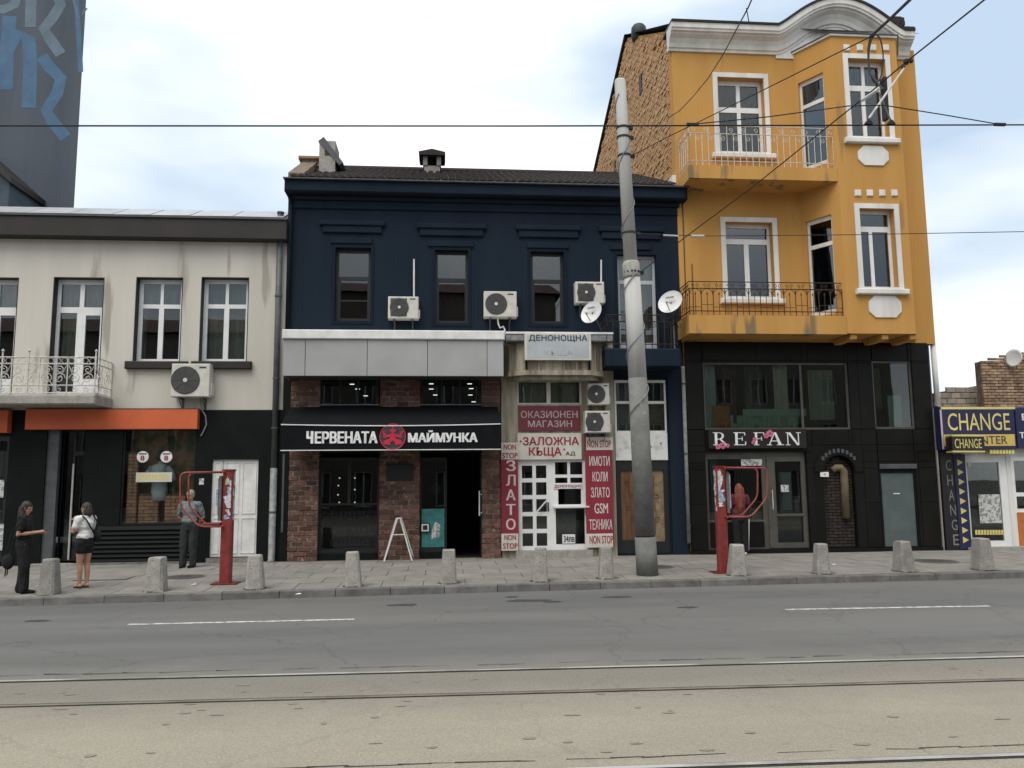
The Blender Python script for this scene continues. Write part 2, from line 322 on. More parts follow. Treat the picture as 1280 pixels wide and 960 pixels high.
struct(MB().quad((-400, -400, -.06), (400, -400, -.06), (400, 400, -.06), (-400, 400, -.06)).build('ground', 'earth'))
m = MB(); xs = [-60+i*2 for i in range(61)]
for i in range(60):
    a, b = xs[i], xs[i+1]
    m.quad((a, -31, 0), (b, -31, 0), (b, kerb_y(max(-30, min(30, b)))+.1, 0), (a, kerb_y(max(-30, min(30, a)))+.1, 0))
struct(m.build('road', 'asphalt'))
def rail_y(y, x): return y - .02*x + .0004*x*x if abs(x) < 25 else y - .02*max(-25, min(25, x)) + .25
m = MB()
for i in range(60):
    a, b = xs[i], xs[i+1]
    def edge(x): return rail_y(-10.98, x)
    m.quad((a, -19, .004), (b, -19, .004), (b, edge(b), .004), (a, edge(a), .004))
struct(m.build('track_bed', 'track_asphalt'))
for k, yr in enumerate((-11.0, -12.01, -14.15, -15.16)):
    m = MB(); g_ = MB(); inn = -1 if k % 2 == 0 else 1            # flange groove on the inner side of each rail
    fine = [-50+i*.8 for i in range(126)]
    for a, b in zip(fine, fine[1:]):
        ya, yb = rail_y(yr, a), rail_y(yr, b)
        w = .030
        m.quad((a, ya-w, .012), (b, yb-w, .012), (b, yb+w, .012), (a, ya+w, .012))
        o1, o2 = (-.034-.03, -.034) if inn < 0 else (.034, .064)
        g_.quad((a, ya+o1, .008), (b, yb+o1, .008), (b, yb+o2, .008), (a, ya+o2, .008))
        o3, o4 = (.034, .046) if inn < 0 else (-.046, -.034)
        g_.quad((a, ya+o3, .008), (b, yb+o3, .008), (b, yb+o4, .008), (a, ya+o4, .008))
    r_ = struct(m.build('tram_rail', 'rail_worn' if k == 1 else 'steel_rail')); g_.build('flange_groove', 'rail_dark', r_)
# ragged tar seams beside the outer rails
for yr, amp in ((-10.72, .05), (-13.93, .045)):
    m = MB(); x = -14.0
    while x < 16:
        dx = random.uniform(.12, .5); w = random.uniform(.004, .014); o = random.gauss(0, amp*.25)
        y = rail_y(yr, x)+o; y2 = rail_y(yr, x+dx)+random.gauss(0, amp*.25)
        if random.random() < .82: m.quad((x, y-w, .0075), (x+dx, y2-w*.5, .0075), (x+dx, y2+w*.5, .0075), (x, y+w, .0075))
        x += dx*.9
    struct(m.build('tar_seam', 'patch'))
# thin white lane dashes
for (xa, ya, xb, yb, lab) in ((160, 780.5, 443, 774, 0), (982, 761.8, 1237, 757.3, 0)):
    A, B = G(xa, ya, .004), G(xb, yb, .004); d = (B-A); n = Vector((-d.y, d.x, 0)).normalized()*.05
    m = MB(); k = 26
    for i in range(k):
        p, q = A+d*(i/k), A+d*((i+1)/k); m.quad(*[tuple(v) for v in (p-n, q-n, q+n, p+n)])
    struct(m.build('lane_line', 'lane_paint'))
# small dark repair patches and stains on the roadway
m = MB()
for (px, py, w, h) in ((660, 750.5, .42, .16), (640, 746, .12, .1), (505, 756, .3, .12), (770, 746, .3, .12), (45, 776, .22, .1), (690, 752, .2, .1), (860, 759, .2, .08), (360, 741, .2, .07)):
    c = G(px, py, .004); pts = [(c.x+math.cos(a)*w*random.uniform(.7, 1.1), c.y+math.sin(a)*h*random.uniform(.7, 1.1), .0045) for a in [i*math.pi/6 for i in range(12)]]
    m.quad(*pts)
o = m.build('tar_patches', 'patch'); o['kind'] = 'stuff'; o['label'] = 'small dark tar repair spots on the asphalt'; o['category'] = 'tar'
m = MB()
for i in range(46):
    px, py = random.uniform(0, 1280), random.choice((random.uniform(870, 900), random.uniform(870, 945), random.uniform(848, 860)))
    c = G(px, py-(px-640)*.026, .004); w = random.uniform(.02, .09); h = random.uniform(.012, .04)
    m.quad(*[(c.x+math.cos(a)*w*random.uniform(.6, 1.2), c.y+math.sin(a)*h*random.uniform(.6, 1.2), .0085) for a in [j*math.pi/4 for j in range(8)]])
mat('stain', (.25, .225, .18), (.19, .17, .14), .9, 20)
o = m.build('track_stains', 'stain'); o['kind'] = 'stuff'; o['label'] = 'scattered dark stains between the tram rails'; o['category'] = 'stains'

# pavement: bedding, slabs one by one, kerb stones
m = MB()
for i in range(60):
    a, b = xs[i], xs[i+1]; ka, kb = kerb_y(max(-30, min(30, a))), kerb_y(max(-30, min(30, b)))
    m.quad((a, ka+.05, gz(ka)-.012), (b, kb+.05, gz(kb)-.012), (b, 3, gz(0)-.012), (a, 3, gz(0)-.012))
pavement = struct(m.build('pavement', 'joint'))
NR = 6; rest = MB()
def slab_at(x0, x1, v0, v1, mb, gap=.007):
    P = []
    for (x, v) in ((x0+gap, v0), (x1-gap, v0), (x1-gap, v1), (x0+gap, v1)):
        k = kerb_y(max(-30, min(30, x)))+.2; yy = k + (.12-k)*v + (gap if v == v0 else -gap); P.append((x, yy, gz(yy)))
    dz = random.uniform(-.002, .004); t = [(random.uniform(-.0015, .0015)) for _ in P]
    top = [(p[0], p[1], p[2]+dz+q) for p, q in zip(P, t)]; bot = [(p[0], p[1], p[2]-.02) for p in P]
    mb.add(top+bot, [(0, 1, 2, 3), (0, 4, 5, 1), (1, 5, 6, 2), (2, 6, 7, 3), (3, 7, 4, 0)])
for r_ in range(NR):
    x = -30.0 + .4*(r_ % 2)
    while x < 30:
        if -12.2 < x < 16.6:
            q = MB(); slab_at(x, x+.8, r_/NR, (r_+1)/NR, q); q.build('paving_slab', 'slab', pavement)
        else: slab_at(x, x+.8, r_/NR, (r_+1)/NR, rest)
        x += .8
rest.build('paving_slabs_beyond', 'slab', pavement)['kind'] = 'stuff'
kerb = MB().box(-60, -30, kerb_y(-30), kerb_y(-30)+.2, -.05, .13).box(30, 60, kerb_y(30), kerb_y(30)+.2, -.05, .13).build('kerb', 'kerb'); struct(kerb)
x = -30.0
while x < 30:
    ln = 1.0; a, b = x+.006, x+ln-.006; dz = random.uniform(-.004, .003); dy = random.uniform(-.008, .008); bv = .018
    ya, yb = kerb_y(a)+dy, kerb_y(b)+dy
    q = MB(); zt = .134+dz
    prof = lambda y: [(y, -.05), (y+.008, zt-bv), (y+bv, zt), (y+.2, zt), (y+.2, -.05)]
    pa, pb = prof(ya), prof(yb); n_ = 5
    q.add([(a, *p) for p in pa]+[(b, *p) for p in pb], [(4, 3, 2, 1, 0), (5, 6, 7, 8, 9)]+[(i, (i+1) % n_, n_+(i+1) % n_, n_+i) for i in range(n_)])
    q.build('kerb_stone', 'kerb', kerb); x += ln
def manhole(px, py, w, label):
    c = G(px, py); t = thing('manhole_cover', label, 'manhole cover', c)
    MB().lathe([(w+.05, -.01), (w+.05, .008), (w, .008), (w, .004)], c, n=32).build('frame', 'kerb', t)
    mb = MB().lathe([(w-.012, -.01), (w-.012, .009)], c, n=32)
    for i in range(-4, 5):
        for j in range(-4, 5):
            if (i*i+j*j)*.0225*4 < (w*.85)**2*4*.9/1.0 and math.hypot(i*.09, j*.09) < w*.85: mb.box(c.x+i*.09-.025, c.x+i*.09+.025, c.y+j*.09-.025, c.y+j*.09+.025, c.z+.009, c.z+.013)
    mb.build('cover', 'manhole', t)
manhole(1169, 701.5, .46, 'round iron manhole cover in the pavement before the teal metal door')
manhole(822, 708.5, .33, 'round iron manhole cover in the pavement behind the concrete pole')
manhole(232, 721, .36, 'round iron manhole cover in the pavement beside the left red phone stand')
c = G(132, 723)
t = thing('access_cover', 'square stone access cover sunk in the pavement behind the woman in white', 'access cover', c)
MB().box(c.x-.52, c.x+.52, c.y-.32, c.y+.32, c.z-.02, c.z+.006).build('frame', 'patch', t); MB().box(c.x-.5, c.x+.5, c.y-.3, c.y+.3, c.z+.004, c.z+.012).build('lid', 'slab', t)

# ================================================================ windows
def window(parent, x0, x1, z0, z1, y, panes, fm='upvc', gm='glass', th=.07, behind=None, by=.25, name='window'):
    "frame with panes given as fractions (u0, u1, v0, v1); v runs upward"
    w, h = x1-x0, z1-z0
    hs = [(x0+a*w, x0+b*w, z0+c*h, z0+d*h) for a, b, c, d in panes]
    fr = MB().holes(x0, x1, z0, z1, hs, y, y+th).build(name, fm, parent)
    for q in hs: MB().box(q[0]-.006, q[1]+.006, y+th*.5-.004, y+th*.5+.004, q[2]-.006, q[3]+.006).build('pane', gm, fr)
    if behind:
        for (u0, u1, v0, v1, m_) in behind:
            a, b = x0+u0*w, x0+u1*w; mb = MB(); n = max(2, int((b-a)/.05))
            for i in range(n):                                   # folded cloth
                xa, xb = a+(b-a)*i/n, a+(b-a)*(i+1)/n; ya, yb = by+y+.025*math.sin(i*1.9), by+y+.025*math.sin((i+1)*1.9)
                mb.quad((xa, ya, z0+v0*h), (xb, yb, z0+v0*h), (xb, yb, z0+v1*h), (xa, ya, z0+v1*h))
            mb.build('curtain', m_, fr)
    return fr
CROSS = [(.09, .47, .70, .95), (.54, .92, .70, .95), (.09, .45, .04, .65), (.56, .92, .04, .65)]
def shell(parent, x0, x1, y1, z0, z1, m_='interior', y0=.3, floors=()):
    "inside and back of a house: side walls, back wall, floor slabs"
    mb = MB().box(x0, x0+.2, y0, y1, z0, z1).box(x1-.2, x1, y0, y1, z0, z1).box(x0+.2, x1-.2, y1-.2, y1, z0, z1).box(x0+.2, x1-.2, y0, y1-.2, z1-.2, z1)
    for f in floors: mb.box(x0+.2, x1-.2, y0, y1-.2, f-.12, f+.12)
    return mb.build('inner_shell', m_, parent)
def ac(px0, py0, px1, py1, label, y=0.0, depth=.30, square=False, gap=.04, side=.03, legs=True, fan_dark=False):
    yf = y-gap-depth
    x0, x1, z0, z1 = R(px0, py0, px1, py1, yf); t = thing('air_conditioner', label, 'air conditioner', ((x0+x1)/2, y, z0), 'air conditioners on the facades')
    w, h = x1-x0, z1-z0
    b = MB().bbox(x0, x1, yf, y-gap, z0, z1, .018).build('casing', 'ac_body', t)
    MB().bbox(x1, x1+.035, yf+.06, y-gap-.05, z0+.04, z0+h*.42, .01).build('valve_cover', 'ac_body', b)
    cx, cz, rr = x0+w*.37, z0+h*.5, h*.42
    if square: MB().box(x0+w*.08, x0+w*.62, yf-.006, yf, z0+h*.09, z1-h*.09).build('grille_panel', 'ac_grille', t)
    MB().lathe([(rr, 0), (rr, .008), (rr*.97, .012)], (cx, yf-.004, cz), (0, -1, 0), 28).build('fan_recess', 'ac_grille', t)
    g_ = MB()
    for k in range(1, 7): g_.tube([(cx+math.cos(a)*rr*k/6.6, yf-.022, cz+math.sin(a)*rr*k/6.6) for a in [i*math.pi/12 for i in range(24)]], .0035, 4, closed=True)
    for k in range(8): a = k*math.pi/4; g_.tube([(cx, yf-.022, cz), (cx+math.cos(a)*rr, yf-.02, cz+math.sin(a)*rr)], .004, 4)
    gg = g_.build('fan_guard', 'pipe_grey', t); MB().lathe([(rr*.16, 0), (rr*.15, .012)], (cx, yf-.022, cz), (0, -1, 0), 14).build('hub', 'ac_body', gg)
    MB().box(x0+w*.72, x0+w*.90, yf-.004, yf, z1-h*.14, z1-h*.09).build('badge', 'letter_dark', t)
    if legs:
        for fx in (.2, .8): MB().box(x0+w*fx-.02, x0+w*fx+.02, yf+.02, y, z0-.04, z0).box(x0+w*fx-.02, x0+w*fx+.02, y-.03, y, z0-.3, z0).tube([(x0+w*fx, yf+.05, z0-.04), (x0+w*fx, y-.01, z0-.28)], .012, 4).build('bracket', 'pipe_grey', t)
    return t
def text(s_, x0, x1, z0, z1, y, m_, parent, name='lettering', ex=.006, bold=0.0, rot=None, bars=()):
    cu = bpy.data.curves.new('t', 'FONT'); cu.body = s_; cu.size = 1; cu.extrude = 0; cu.resolution_u = 3
    o = bpy.data.objects.new('t', cu); COL.objects.link(o); bpy.context.view_layer.update()
    me = bpy.data.meshes.new_from_object(o.evaluated_get(bpy.context.evaluated_depsgraph_get())); bpy.data.objects.remove(o)
    V = [v.co.copy() for v in me.vertices]; xa, xb = min(v.x for v in V), max(v.x for v in V); ya, yb = min(v.y for v in V), max(v.y for v in V)
    sx, sz = (x1-x0)/(xb-xa), (z1-z0)/(yb-ya)
    cnt = {}
    for p in me.polygons:
        vs_ = list(p.vertices)
        for i in range(len(vs_)):
            e = (vs_[i], vs_[(i+1) % len(vs_)]); cnt[tuple(sorted(e))] = cnt.get(tuple(sorted(e)), 0)+1
    mb = MB(); n = len(V); k = 0
    shifts = [(0, 0)] if not bold else [(-1, -.5), (1, .5), (-1, .5), (1, -.5)]          # thick strokes: the same outline laid down side by side
    for (ox, oz) in shifts:
        w_, h_ = bold*sx, bold*sz*.6; ee = ex+.0006*k; k += 1; q0 = len(mb.v)
        fx_ = lambda v: x0+w_+(v.x-xa)*(sx*(1-2*w_/(x1-x0)))+ox*w_; fz_ = lambda v: z0+h_+(v.y-ya)*(sz*(1-2*h_/(z1-z0)))+oz*h_
        mb.add([(fx_(v), y-ee, fz_(v)) for v in V], [tuple(p.vertices) for p in me.polygons]); mb.v += [(fx_(v), y, fz_(v)) for v in V]
        for e, c in cnt.items():
            if c == 1: mb.f.append((q0+e[0], q0+e[1], q0+e[1]+n, q0+e[0]+n))
    for (u0, u1, v0, v1) in bars: mb.box(x0+(x1-x0)*u0, x0+(x1-x0)*u1, y-ex-.003, y, z0+(z1-z0)*v0, z0+(z1-z0)*v1)
    bpy.data.meshes.remove(me)
    me2 = mb.mesh(name, m_)
    if rot: me2.transform(rot); me2.update()
    return put(name, me2, parent)

# ================================================================ railings
def arc(cx, cz, r, a0, a1, n=8): return [(cx+math.cos(a0+(a1-a0)*i/n)*r, cz+math.sin(a0+(a1-a0)*i/n)*r) for i in range(n+1)]
def spiral(cx, cz, r, turns, a0, sgn=1, n=14): return [(cx+math.cos(a0+sgn*i/n*turns*2*math.pi)*r*(1-.8*i/n), cz+math.sin(a0+sgn*i/n*turns*2*math.pi)*r*(1-.8*i/n)) for i in range(n+1)]
def railing(parent, pts, z0, h, m_, style, r=.011):
    "iron railing along a polyline of (x, y): top rail, lower rail, posts and infill, each a part"
    for (a, b) in zip(pts, pts[1:]):
        a, b = Vector((*a, 0)), Vector((*b, 0)); d = b-a; ln = d.length; u = d/ln
        at = lambda s_, z: tuple(a+u*s_+Vector((0, 0, z0+z)))
        rails = [h, h*.80, h*.13] if style != 'scroll' else [h, h*.82, h*.24, .03]
        for z in rails: MB().tube([at(0, z), at(ln, z)], r*1.15, 5).build('rail', m_, parent)
        if style == 'arch':
            n = max(2, round(ln/.30)); st = ln/n; mb = MB()
            for i in range(n+1): MB().tube([at(i*st, 0), at(i*st, h*.8)], r, 5).build('baluster', m_, parent)
            for i in range(n):
                c = (i+.5)*st
                mb.tube([at(x_, z_) for x_, z_ in arc(c, h*.80-st*.5, st*.48, 0, math.pi)], r*.75, 4)
                mb.tube([at(c, 0), at(c, h*.62)], r*.7, 4); mb.lathe([(.001, 0), (r*2, .03), (r*1.3, .05), (.001, .1)], at(c, h*.60), n=5)
                mb.tube([at(x_, z_) for x_, z_ in spiral(c-st*.22, h*.9, st*.17, 1.1, -1.57)], r*.65, 4); mb.tube([at(x_, z_) for x_, z_ in spiral(c+st*.22, h*.9, st*.17, 1.1, -1.57, -1)], r*.65, 4)
                for zz in (.25, .32):
                    if (i+int(zz*100)) % 2: mb.tube([at(i*st, h*zz), at((i+1)*st, h*zz)], r*.6, 4)
            mb.build('infill', m_, parent)
        elif style == 'bars':
            n = max(2, round(ln/.17)); st = ln/n; mb = MB()
            for i in range(n+1): MB().tube([at(i*st, .0), at(i*st, h*(.8 if i % 3 else 1.0))], r*.8, 5).build('baluster', m_, parent)
            for i in range(0, n, 2):
                c = (i+1)*st
                mb.tube([at(x_, z_) for x_, z_ in spiral(c-st*.4, h*.9, st*.4, 1.2, -1.57)], r*.6, 4); mb.tube([at(x_, z_) for x_, z_ in spiral(c+st*.3, h*.68, st*.4, 1.2, 1.57, -1)], r*.6, 4)
            mb.build('infill', m_, parent)
        else:
            n = max(1, round(ln/.62)); st = ln/n; mb = MB()
            for i in range(n+1): MB().tube([at(i*st, 0), at(i*st, h*.98)], r*1.1, 5).build('baluster', m_, parent)
            for i in range(n):
                s0 = i*st
                for sg in (-1, 1):
                    c = s0+st*(.5+.22*sg)
                    mb.tube([at(x_, z_) for x_, z_ in spiral(c, h*.43, st*.22, 1.5, 0 if sg > 0 else math.pi, sg)], r*.75, 4)
                    mb.tube([at(x_, z_) for x_, z_ in spiral(c, h*.66, st*.17, 1.4, math.pi if sg > 0 else 0, -sg)], r*.75, 4)
                    mb.tube([at(x_, z_) for x_, z_ in spiral(c, h*.13, st*.12, 1.3, math.pi/2, sg)], r*.65, 4)
                    mb.tube([at(s0+st*.5, h*.24), at(c+sg*st*.1, h*.55), at(s0+st*(.5+.47*sg), h*.8)], r*.6, 4)
                for q in range(4):
                    zc = h*.905; xc = s0+st*(q+.5)/4; mb.tube([at(x_, z_) for x_, z_ in arc(xc, zc, st*.105, 0, 2*math.pi, 10)], r*.55, 4)
            mb.build('infill', m_, parent)
mat('coping', (.20, .15, .105), (.12, .09, .065), .9, 5, .4)
mat('shirt_pale', (.62, .65, .70), (.5, .53, .58), .8, 6); mat('prop_brick', (.66, .38, .25), (.44, .22, .14), .9, 8, .3, rnd=.2); mat('backdrop', (.36, .20, .12), (.10, .12, .06), .8, 3.2, lo=.42, hi=.56)
# ================================================================ beige house (left)
XB0, XB1 = -15.2, -3.98
ZS = W(200, 296, 0).z; ZF = W(300, 512.5, 0).z
t = BEIGE = thing('beige_house', 'two-storey beige plaster house with dark eaves, black ground floor and white windows', 'building', (-9.5, 0, gz(0)))
wins = [R(-45, 346.5, 19, 494), R(63, 346.5, 127, 494), R(168, 346.5, 227, 452.5), R(250, 346.5, 310, 452.5)]
MB().holes(XB0, XB1, ZF, ZS, wins, 0, .3).build('wall', 'beige_plaster', t)
for i, w in enumerate(wins):
    door = i < 2; q = .02
    MB().holes(w[0], w[1], w[2], w[3], [(w[0]+q, w[1]-q, w[2]+q, w[3]-q)], -.004, .24).build('reveal', 'dark_brown', t)
    x0, x1, z0, z1 = w[0]+q, w[1]-q, w[2]+q, w[3]-q
    if door: window(t, x0, x1, z0, z1, .2, [(.07, .46, .76, .96), (.55, .95, .76, .96), (.07, .42, .03, .71), (.60, .90, .14, .69)], behind=[(.05, .42, .05, .98, 'blind'), (.5, .96, .76, .98, 'curtain')])
    else: window(t, x0, x1, z0, z1, .2, CROSS, behind=[(.0, 1, .68, 1, 'curtain')] + ([(0, 1, 0, .68, 'curtain')] if i == 3 else [(.0, .12, 0, .68, 'curtain'), (.85, 1, 0, .68, 'curtain')]))
for a, b in ((156, 234), (239, 314)):
    x0, x1, z0, z1 = R(a, 451.5, b, 461, -.1); MB().bbox(x0, x1, -.14, .0, z0, z1, .02).build('window_sill', 'dark_brown', t)
# eaves board, gutter lip, sheet metal roof
zt = W(170, 270, -.3).z; zb = W(170, 296.5, -.3).z
MB().bbox(XB0, XB1+.02, -.3, .02, zb, zt, .02).build('eaves_board', 'dark_brown', t)
MB().box(XB0, XB1+.05, -.34, -.302, zt-.03, zt+.02).build('gutter_lip', 'pipe_grey', t)
zr = W(170, 262.3, .7).z
rf = MB().add([(XB0, -.33, zt), (XB1, -.33, zt), (XB1, .7, zr), (XB0, .7, zr), (XB0, 7, zr+.35), (XB1, 7, zr+.35), (XB0, 12, zt), (XB1, 12, zt)], [(0, 1, 2, 3), (3, 2, 5, 4), (4, 5, 7, 6)]).build('roof', 'pipe_grey', t)
sx = [-12.7, -11.4, W(41, 266, 0).x, W(94, 266, 0).x, W(148, 266, 0).x, W(194, 266, 0).x, W(243, 266, 0).x, W(296, 266, 0).x, XB1-.05]
for a, b in zip(sx, sx[1:]):
    n = Vector((0, -(zr-zt), 1.03)).normalized()*.012; q = random.uniform(-.006, .006)
    P = [Vector((a+.012, -.345, zt+.014+q)), Vector((b-.012, -.345, zt+.014-q)), Vector((b-.012, .7, zr+.012)), Vector((a+.012, .7, zr+.012))]
    MB().add([tuple(p) for p in P]+[tuple(p+n) for p in P], [(3, 2, 1, 0), (4, 5, 6, 7), (0, 1, 5, 4), (1, 2, 6, 5), (2, 3, 7, 6), (3, 0, 4, 7)]).build('roof_sheet', 'zinc', rf)
shell(t, XB0, XB1, 12, gz(0)-.05, zt, floors=(3.95,))
# balcony
D = 1.0
xr = W(141, 500, 0).x; xl = W(-66, 500, 0).x; z1 = W(60, 493.5, -D).z; z0 = W(60, 505.5, -D).z
MB().bbox(xl, xr, -D, 0, z0, z1, .03).build('balcony_slab', 'concrete', t)
b = MB().box(xl+.02, xr-.02, -D+.02, -.001, z1, z1+.02).build('balcony_railing', 'iron_white', t)
zh = W(60, 446, -D).z - z1 - .02
railing(b, [(xl+.05, -.02), (xl+.05, -D+.06), (xr-.05, -D+.06), (xr-.05, -.02)], z1+.02, zh, 'iron_white', 'scroll', .013)
for x in (xl+.05, W(2, 440, -D).x, W(35, 440, -D).x, xr-.05):
    MB().tube([(x, -D+.06, z1), (x, -D+.06, z1+zh+.14)], .02, 6).lathe([(.001, 0), (.035, .03), (.035, .05), (.001, .085)], (x, -D+.06, z1+zh+.13), n=8).build('post', 'iron_white', b)
# black ground floor with shop opening, display window and doors
zp = gz(0)
shopdoor = R(55, 541, 103, 700); disp = R(152, 541, 243, 655); disp = (disp[0], disp[1], disp[2], ZF-.45); wdoor = R(263, 574, 322, 697); lshop = R(-70, 545, 8, 697)
shopdoor = (shopdoor[0], shopdoor[1], zp+.05, disp[3])
MB().holes(XB0, XB1, zp-.05, ZF, [shopdoor, disp, wdoor, (lshop[0], lshop[1], zp+.1, lshop[3])], -.03, .3).build('ground_floor_wall', 'black_paint', t)
# shop window of the left neighbour unit
window(t, lshop[0], lshop[1], zp+.1, lshop[3], .0, [(.04, .96, .2, .96)], 'dark_frame', 'glass', behind=[(.1, .9, .2, .9, 'interior_pale')], by=.9)
x0, x1, z0, z1 = R(-8, 600, 5, 622, -.02); MB().box(x0, x1, -.03, -.02, z0, z1).build('poster', 'poster_pale', t)
x0, x1, z0, z1 = R(-8, 655, 4, 688, -.02); MB().box(x0, x1, -.03, -.02, z0, z1).build('poster', 'poster_pale', t)
# recessed entrance: grey jamb, glass door, step
x0, x1, z0, z1 = shopdoor
MB().box(x0-.02, x0+.26, .02, .16, z0, z1).build('door_jamb', 'pipe_grey', t)
d_ = window(t, x0+.26, x1-.02, z0+.02, z1, .25, [(.03, .42, .02, .98), (.5, .97, .02, .80), (.5, .97, .83, .98)], 'dark_frame', 'glass_dark', name='shop_door')
xx = x0+.26+.46*(x1-.28-x0)
MB().box(xx-.02, xx+.02, .22, .25, z0+.05, z0+2.35).build('door_edge', 'steel_light', d_); MB().box(xx+.02, xx+.2, .2, .22, z0+1.0, z0+1.04).build('handle', 'steel_light', d_)
x0, x1, z0, z1 = R(36, 699, 101, 704, -.2); MB().bbox(x0, x1, -.18, .25, zp-.02, zp+.05, .012).build('doorstep', 'concrete', t)
# display window with louvred stall riser
window(t, disp[0], disp[1], disp[2], disp[3], .02, [(.02, .98, .015, .985)], 'dark_frame', 'glass_shop')
MB().box(disp[0], disp[1], .1, .52, disp[2]-.05, disp[2]).build('display_floor', 'interior_pale', t)
MB().box(disp[0]+.03, disp[1]-.03, .52, .58, disp[2]-.05, disp[3]-.02).build('display_backdrop', 'backdrop', t)
x0, x1, z0, z1 = R(108, 657, 243, 699, -.05); z0 = zp+.06
MB().box(x0, x1, -.032, -.03+.03, z0, z1).build('stall_riser', 'black_paint', t)
n = 8
for i in range(n):
    a = z0+(z1-z0)*i/n; h = (z1-z0)/n
    MB().add([(x0, -.09, a+.01), (x1, -.09, a+.01), (x1, -.034, a+h*.9), (x0, -.034, a+h*.9), (x0, -.034, a+.0), (x1, -.034, a+.0)], [(0, 1, 2, 3), (4, 5, 1, 0)]).build('louvre_slat', 'black_paint', t)
MB().box(x0-.3, x1, -.12, -.03, zp+.0, zp+.05).build('plinth', 'kerb', t)
# white panelled double door
x0, x1, z0, z1 = wdoor
dr = MB().holes(x0, x1, z0, z1, [], .06, .12).build('white_door', 'white_paint', t); mx_ = x0+.24*(x1-x0)
for a, b in ((x0+.02, mx_-.015), (mx_+.015, x1-.02)):
    lf = MB().box(a, b, .035, .06, z0+.02, z1-.02).build('leaf', 'white_paint', dr); w = b-a; k = 2 if w > .5 else 1
    for i in range(k):
        for (va, vb) in ((.04, .40), (.44, .97)):
            xa, xb = a+w*(i/k)+.035, a+w*((i+1)/k)-.035; za, zc = z0+(z1-z0)*va, z0+(z1-z0)*vb
            MB().holes(xa, xb, za, zc, [(xa+.02, xb-.02, za+.02, zc-.02)], .022, .0355).build('panel_moulding', 'white_paint', dr)
MB().box(x0-.05, x1+.05, -.06, .12, zp, z0).build('door_threshold', 'concrete', t)
MB().tube([(mx_+.06, .035, z0+1.05), (mx_+.06, -.01, z0+1.05), (mx_+.15, -.01, z0+1.05)], .01, 5).build('door_handle', 'pipe_grey', dr)
x0, x1, z0, z1 = R(249, 598, 255, 606, -.03); MB().box(x0, x1, -.045, -.03, z0, z1).build('doorbell_plate', 'poster_pale', t)
# cable hanging below the air conditioner
tag(MB().tube([tuple(W(x, y, -.06)) for x, y in ((250, 497), (252, 512), (257, 520), (258, 531), (254, 540), (251, 545))], .018, 6).build('hanging_cable', 'pipe_light'), 'grey cable end hanging from the air conditioner over the black wall', 'cable')

# display window contents
def bust(x, y, z, label):
    t = thing('mannequin', label, 'mannequin', (x, y, z))
    MB().tube([(x, y, z), (x, y, z+.75)], .02, 6).lathe([(.16, 0), (.16, .02), (.03, .04)], (x, y, z), n=14).build('stand', 'steel_light', t)
    prof = [(.10, .62), (.15, .70), (.17, .85), (.15, 1.0), (.17, 1.15), (.2, 1.3), (.17, 1.4), (.07, 1.46), (.055, 1.52)]
    MB().lathe(prof, (x, y, z), n=18).build('torso', 'curtain', t, True)
    prof = [(.20, .55), (.19, .70), (.19, .85), (.175, 1.0), (.19, 1.15), (.215, 1.3), (.185, 1.41), (.09, 1.455)]
    s_ = MB().lathe(prof, (x, y, z), n=18)
    for sg in (-1, 1): s_.tube([(x+sg*.17, y, z+1.36), (x+sg*.28, y-.02, z+1.22), (x+sg*.33, y-.03, z+1.05)], [.085, .08, .075], 8)
    s_.build('shirt', 'shirt_pale', t, True)
    MB().lathe([(.05, 1.5), (.085, 1.58), (.095, 1.66), (.07, 1.76), (.02, 1.8)], (x, y, z), n=14).build('head', 'curtain_dark', t, True)
p = W(198, 640, .30); bust(p.x, .30, disp[2], 'headed mannequin in a pale blue shirt inside the display window')
def brickpost(pa, pb, ptop, label):
    x0, x1, z0, z1 = R(pa, ptop, pb, 655, .2); t = thing('brick_display_post', label, 'display stand', ((x0+x1)/2, .2, disp[2]))
    z0 = disp[2]; MB().box(x0+.01, x1-.01, .16, .34, z0, z1).build('core', 'mortar', t); bh = .085; bw = .25; k = 0; z = z0
    while z < z1-bh:
        x = x0 - (.12 if k % 2 else 0)
        while x < x1-.03:
            a, b = max(x, x0), min(x+bw-.014, x1)
            if b-a > .04: o = put('brick', MB().box(a, b, .145, .25, z, z+bh-.014).mesh('brick', 'prop_brick'), t)
            x += bw
        z += bh; k += 1
brickpost(174, 198, 617, 'low brick display pedestal in the shop window left of its partner')
brickpost(207, 232, 617, 'low brick display pedestal in the shop window near the man in grey')
brickpost(160, 172, 565, 'tall narrow brick display pillar at the left edge of the shop window')
x0, x1, z0, z1 = R(154, 628, 166, 652, .3); t = thing('display_stand', 'small black metal display stand at the left corner of the shop window', 'stand', (x0, .3, disp[2]))
MB().tube([((x0+x1)/2, .3, disp[2]), ((x0+x1)/2, .3, z1)], .03, 6).build('post', 'iron_black', t); MB().box(x0, x1, .2, .4, z1-.04, z1).build('tray', 'iron_black', t); MB().box(x0+.05, x1-.05, .17, .43, disp[2], disp[2]+.03).build('foot', 'iron_black', t)
for px, nm in ((178.5, 'left'), (208, 'right')):
    c = W(px, 571, .012); t = thing('round_sticker', 'round white price sticker on the display glass, %s of the two' % nm, 'sticker', c)
    MB().lathe([(.14, 0), (.14, .006)], c, (0, -1, 0), 24).build('disc', 'letter_white', t)
    text('8', c.x-.05, c.x+.045, c.z-.09, c.z+.03, c.y-.0065, 'letter_red', t, bold=.02); MB().box(c.x-.09, c.x+.09, c.y-.009, c.y-.0062, c.z+.055, c.z+.085).build('printed_line', 'letter_dark', t)
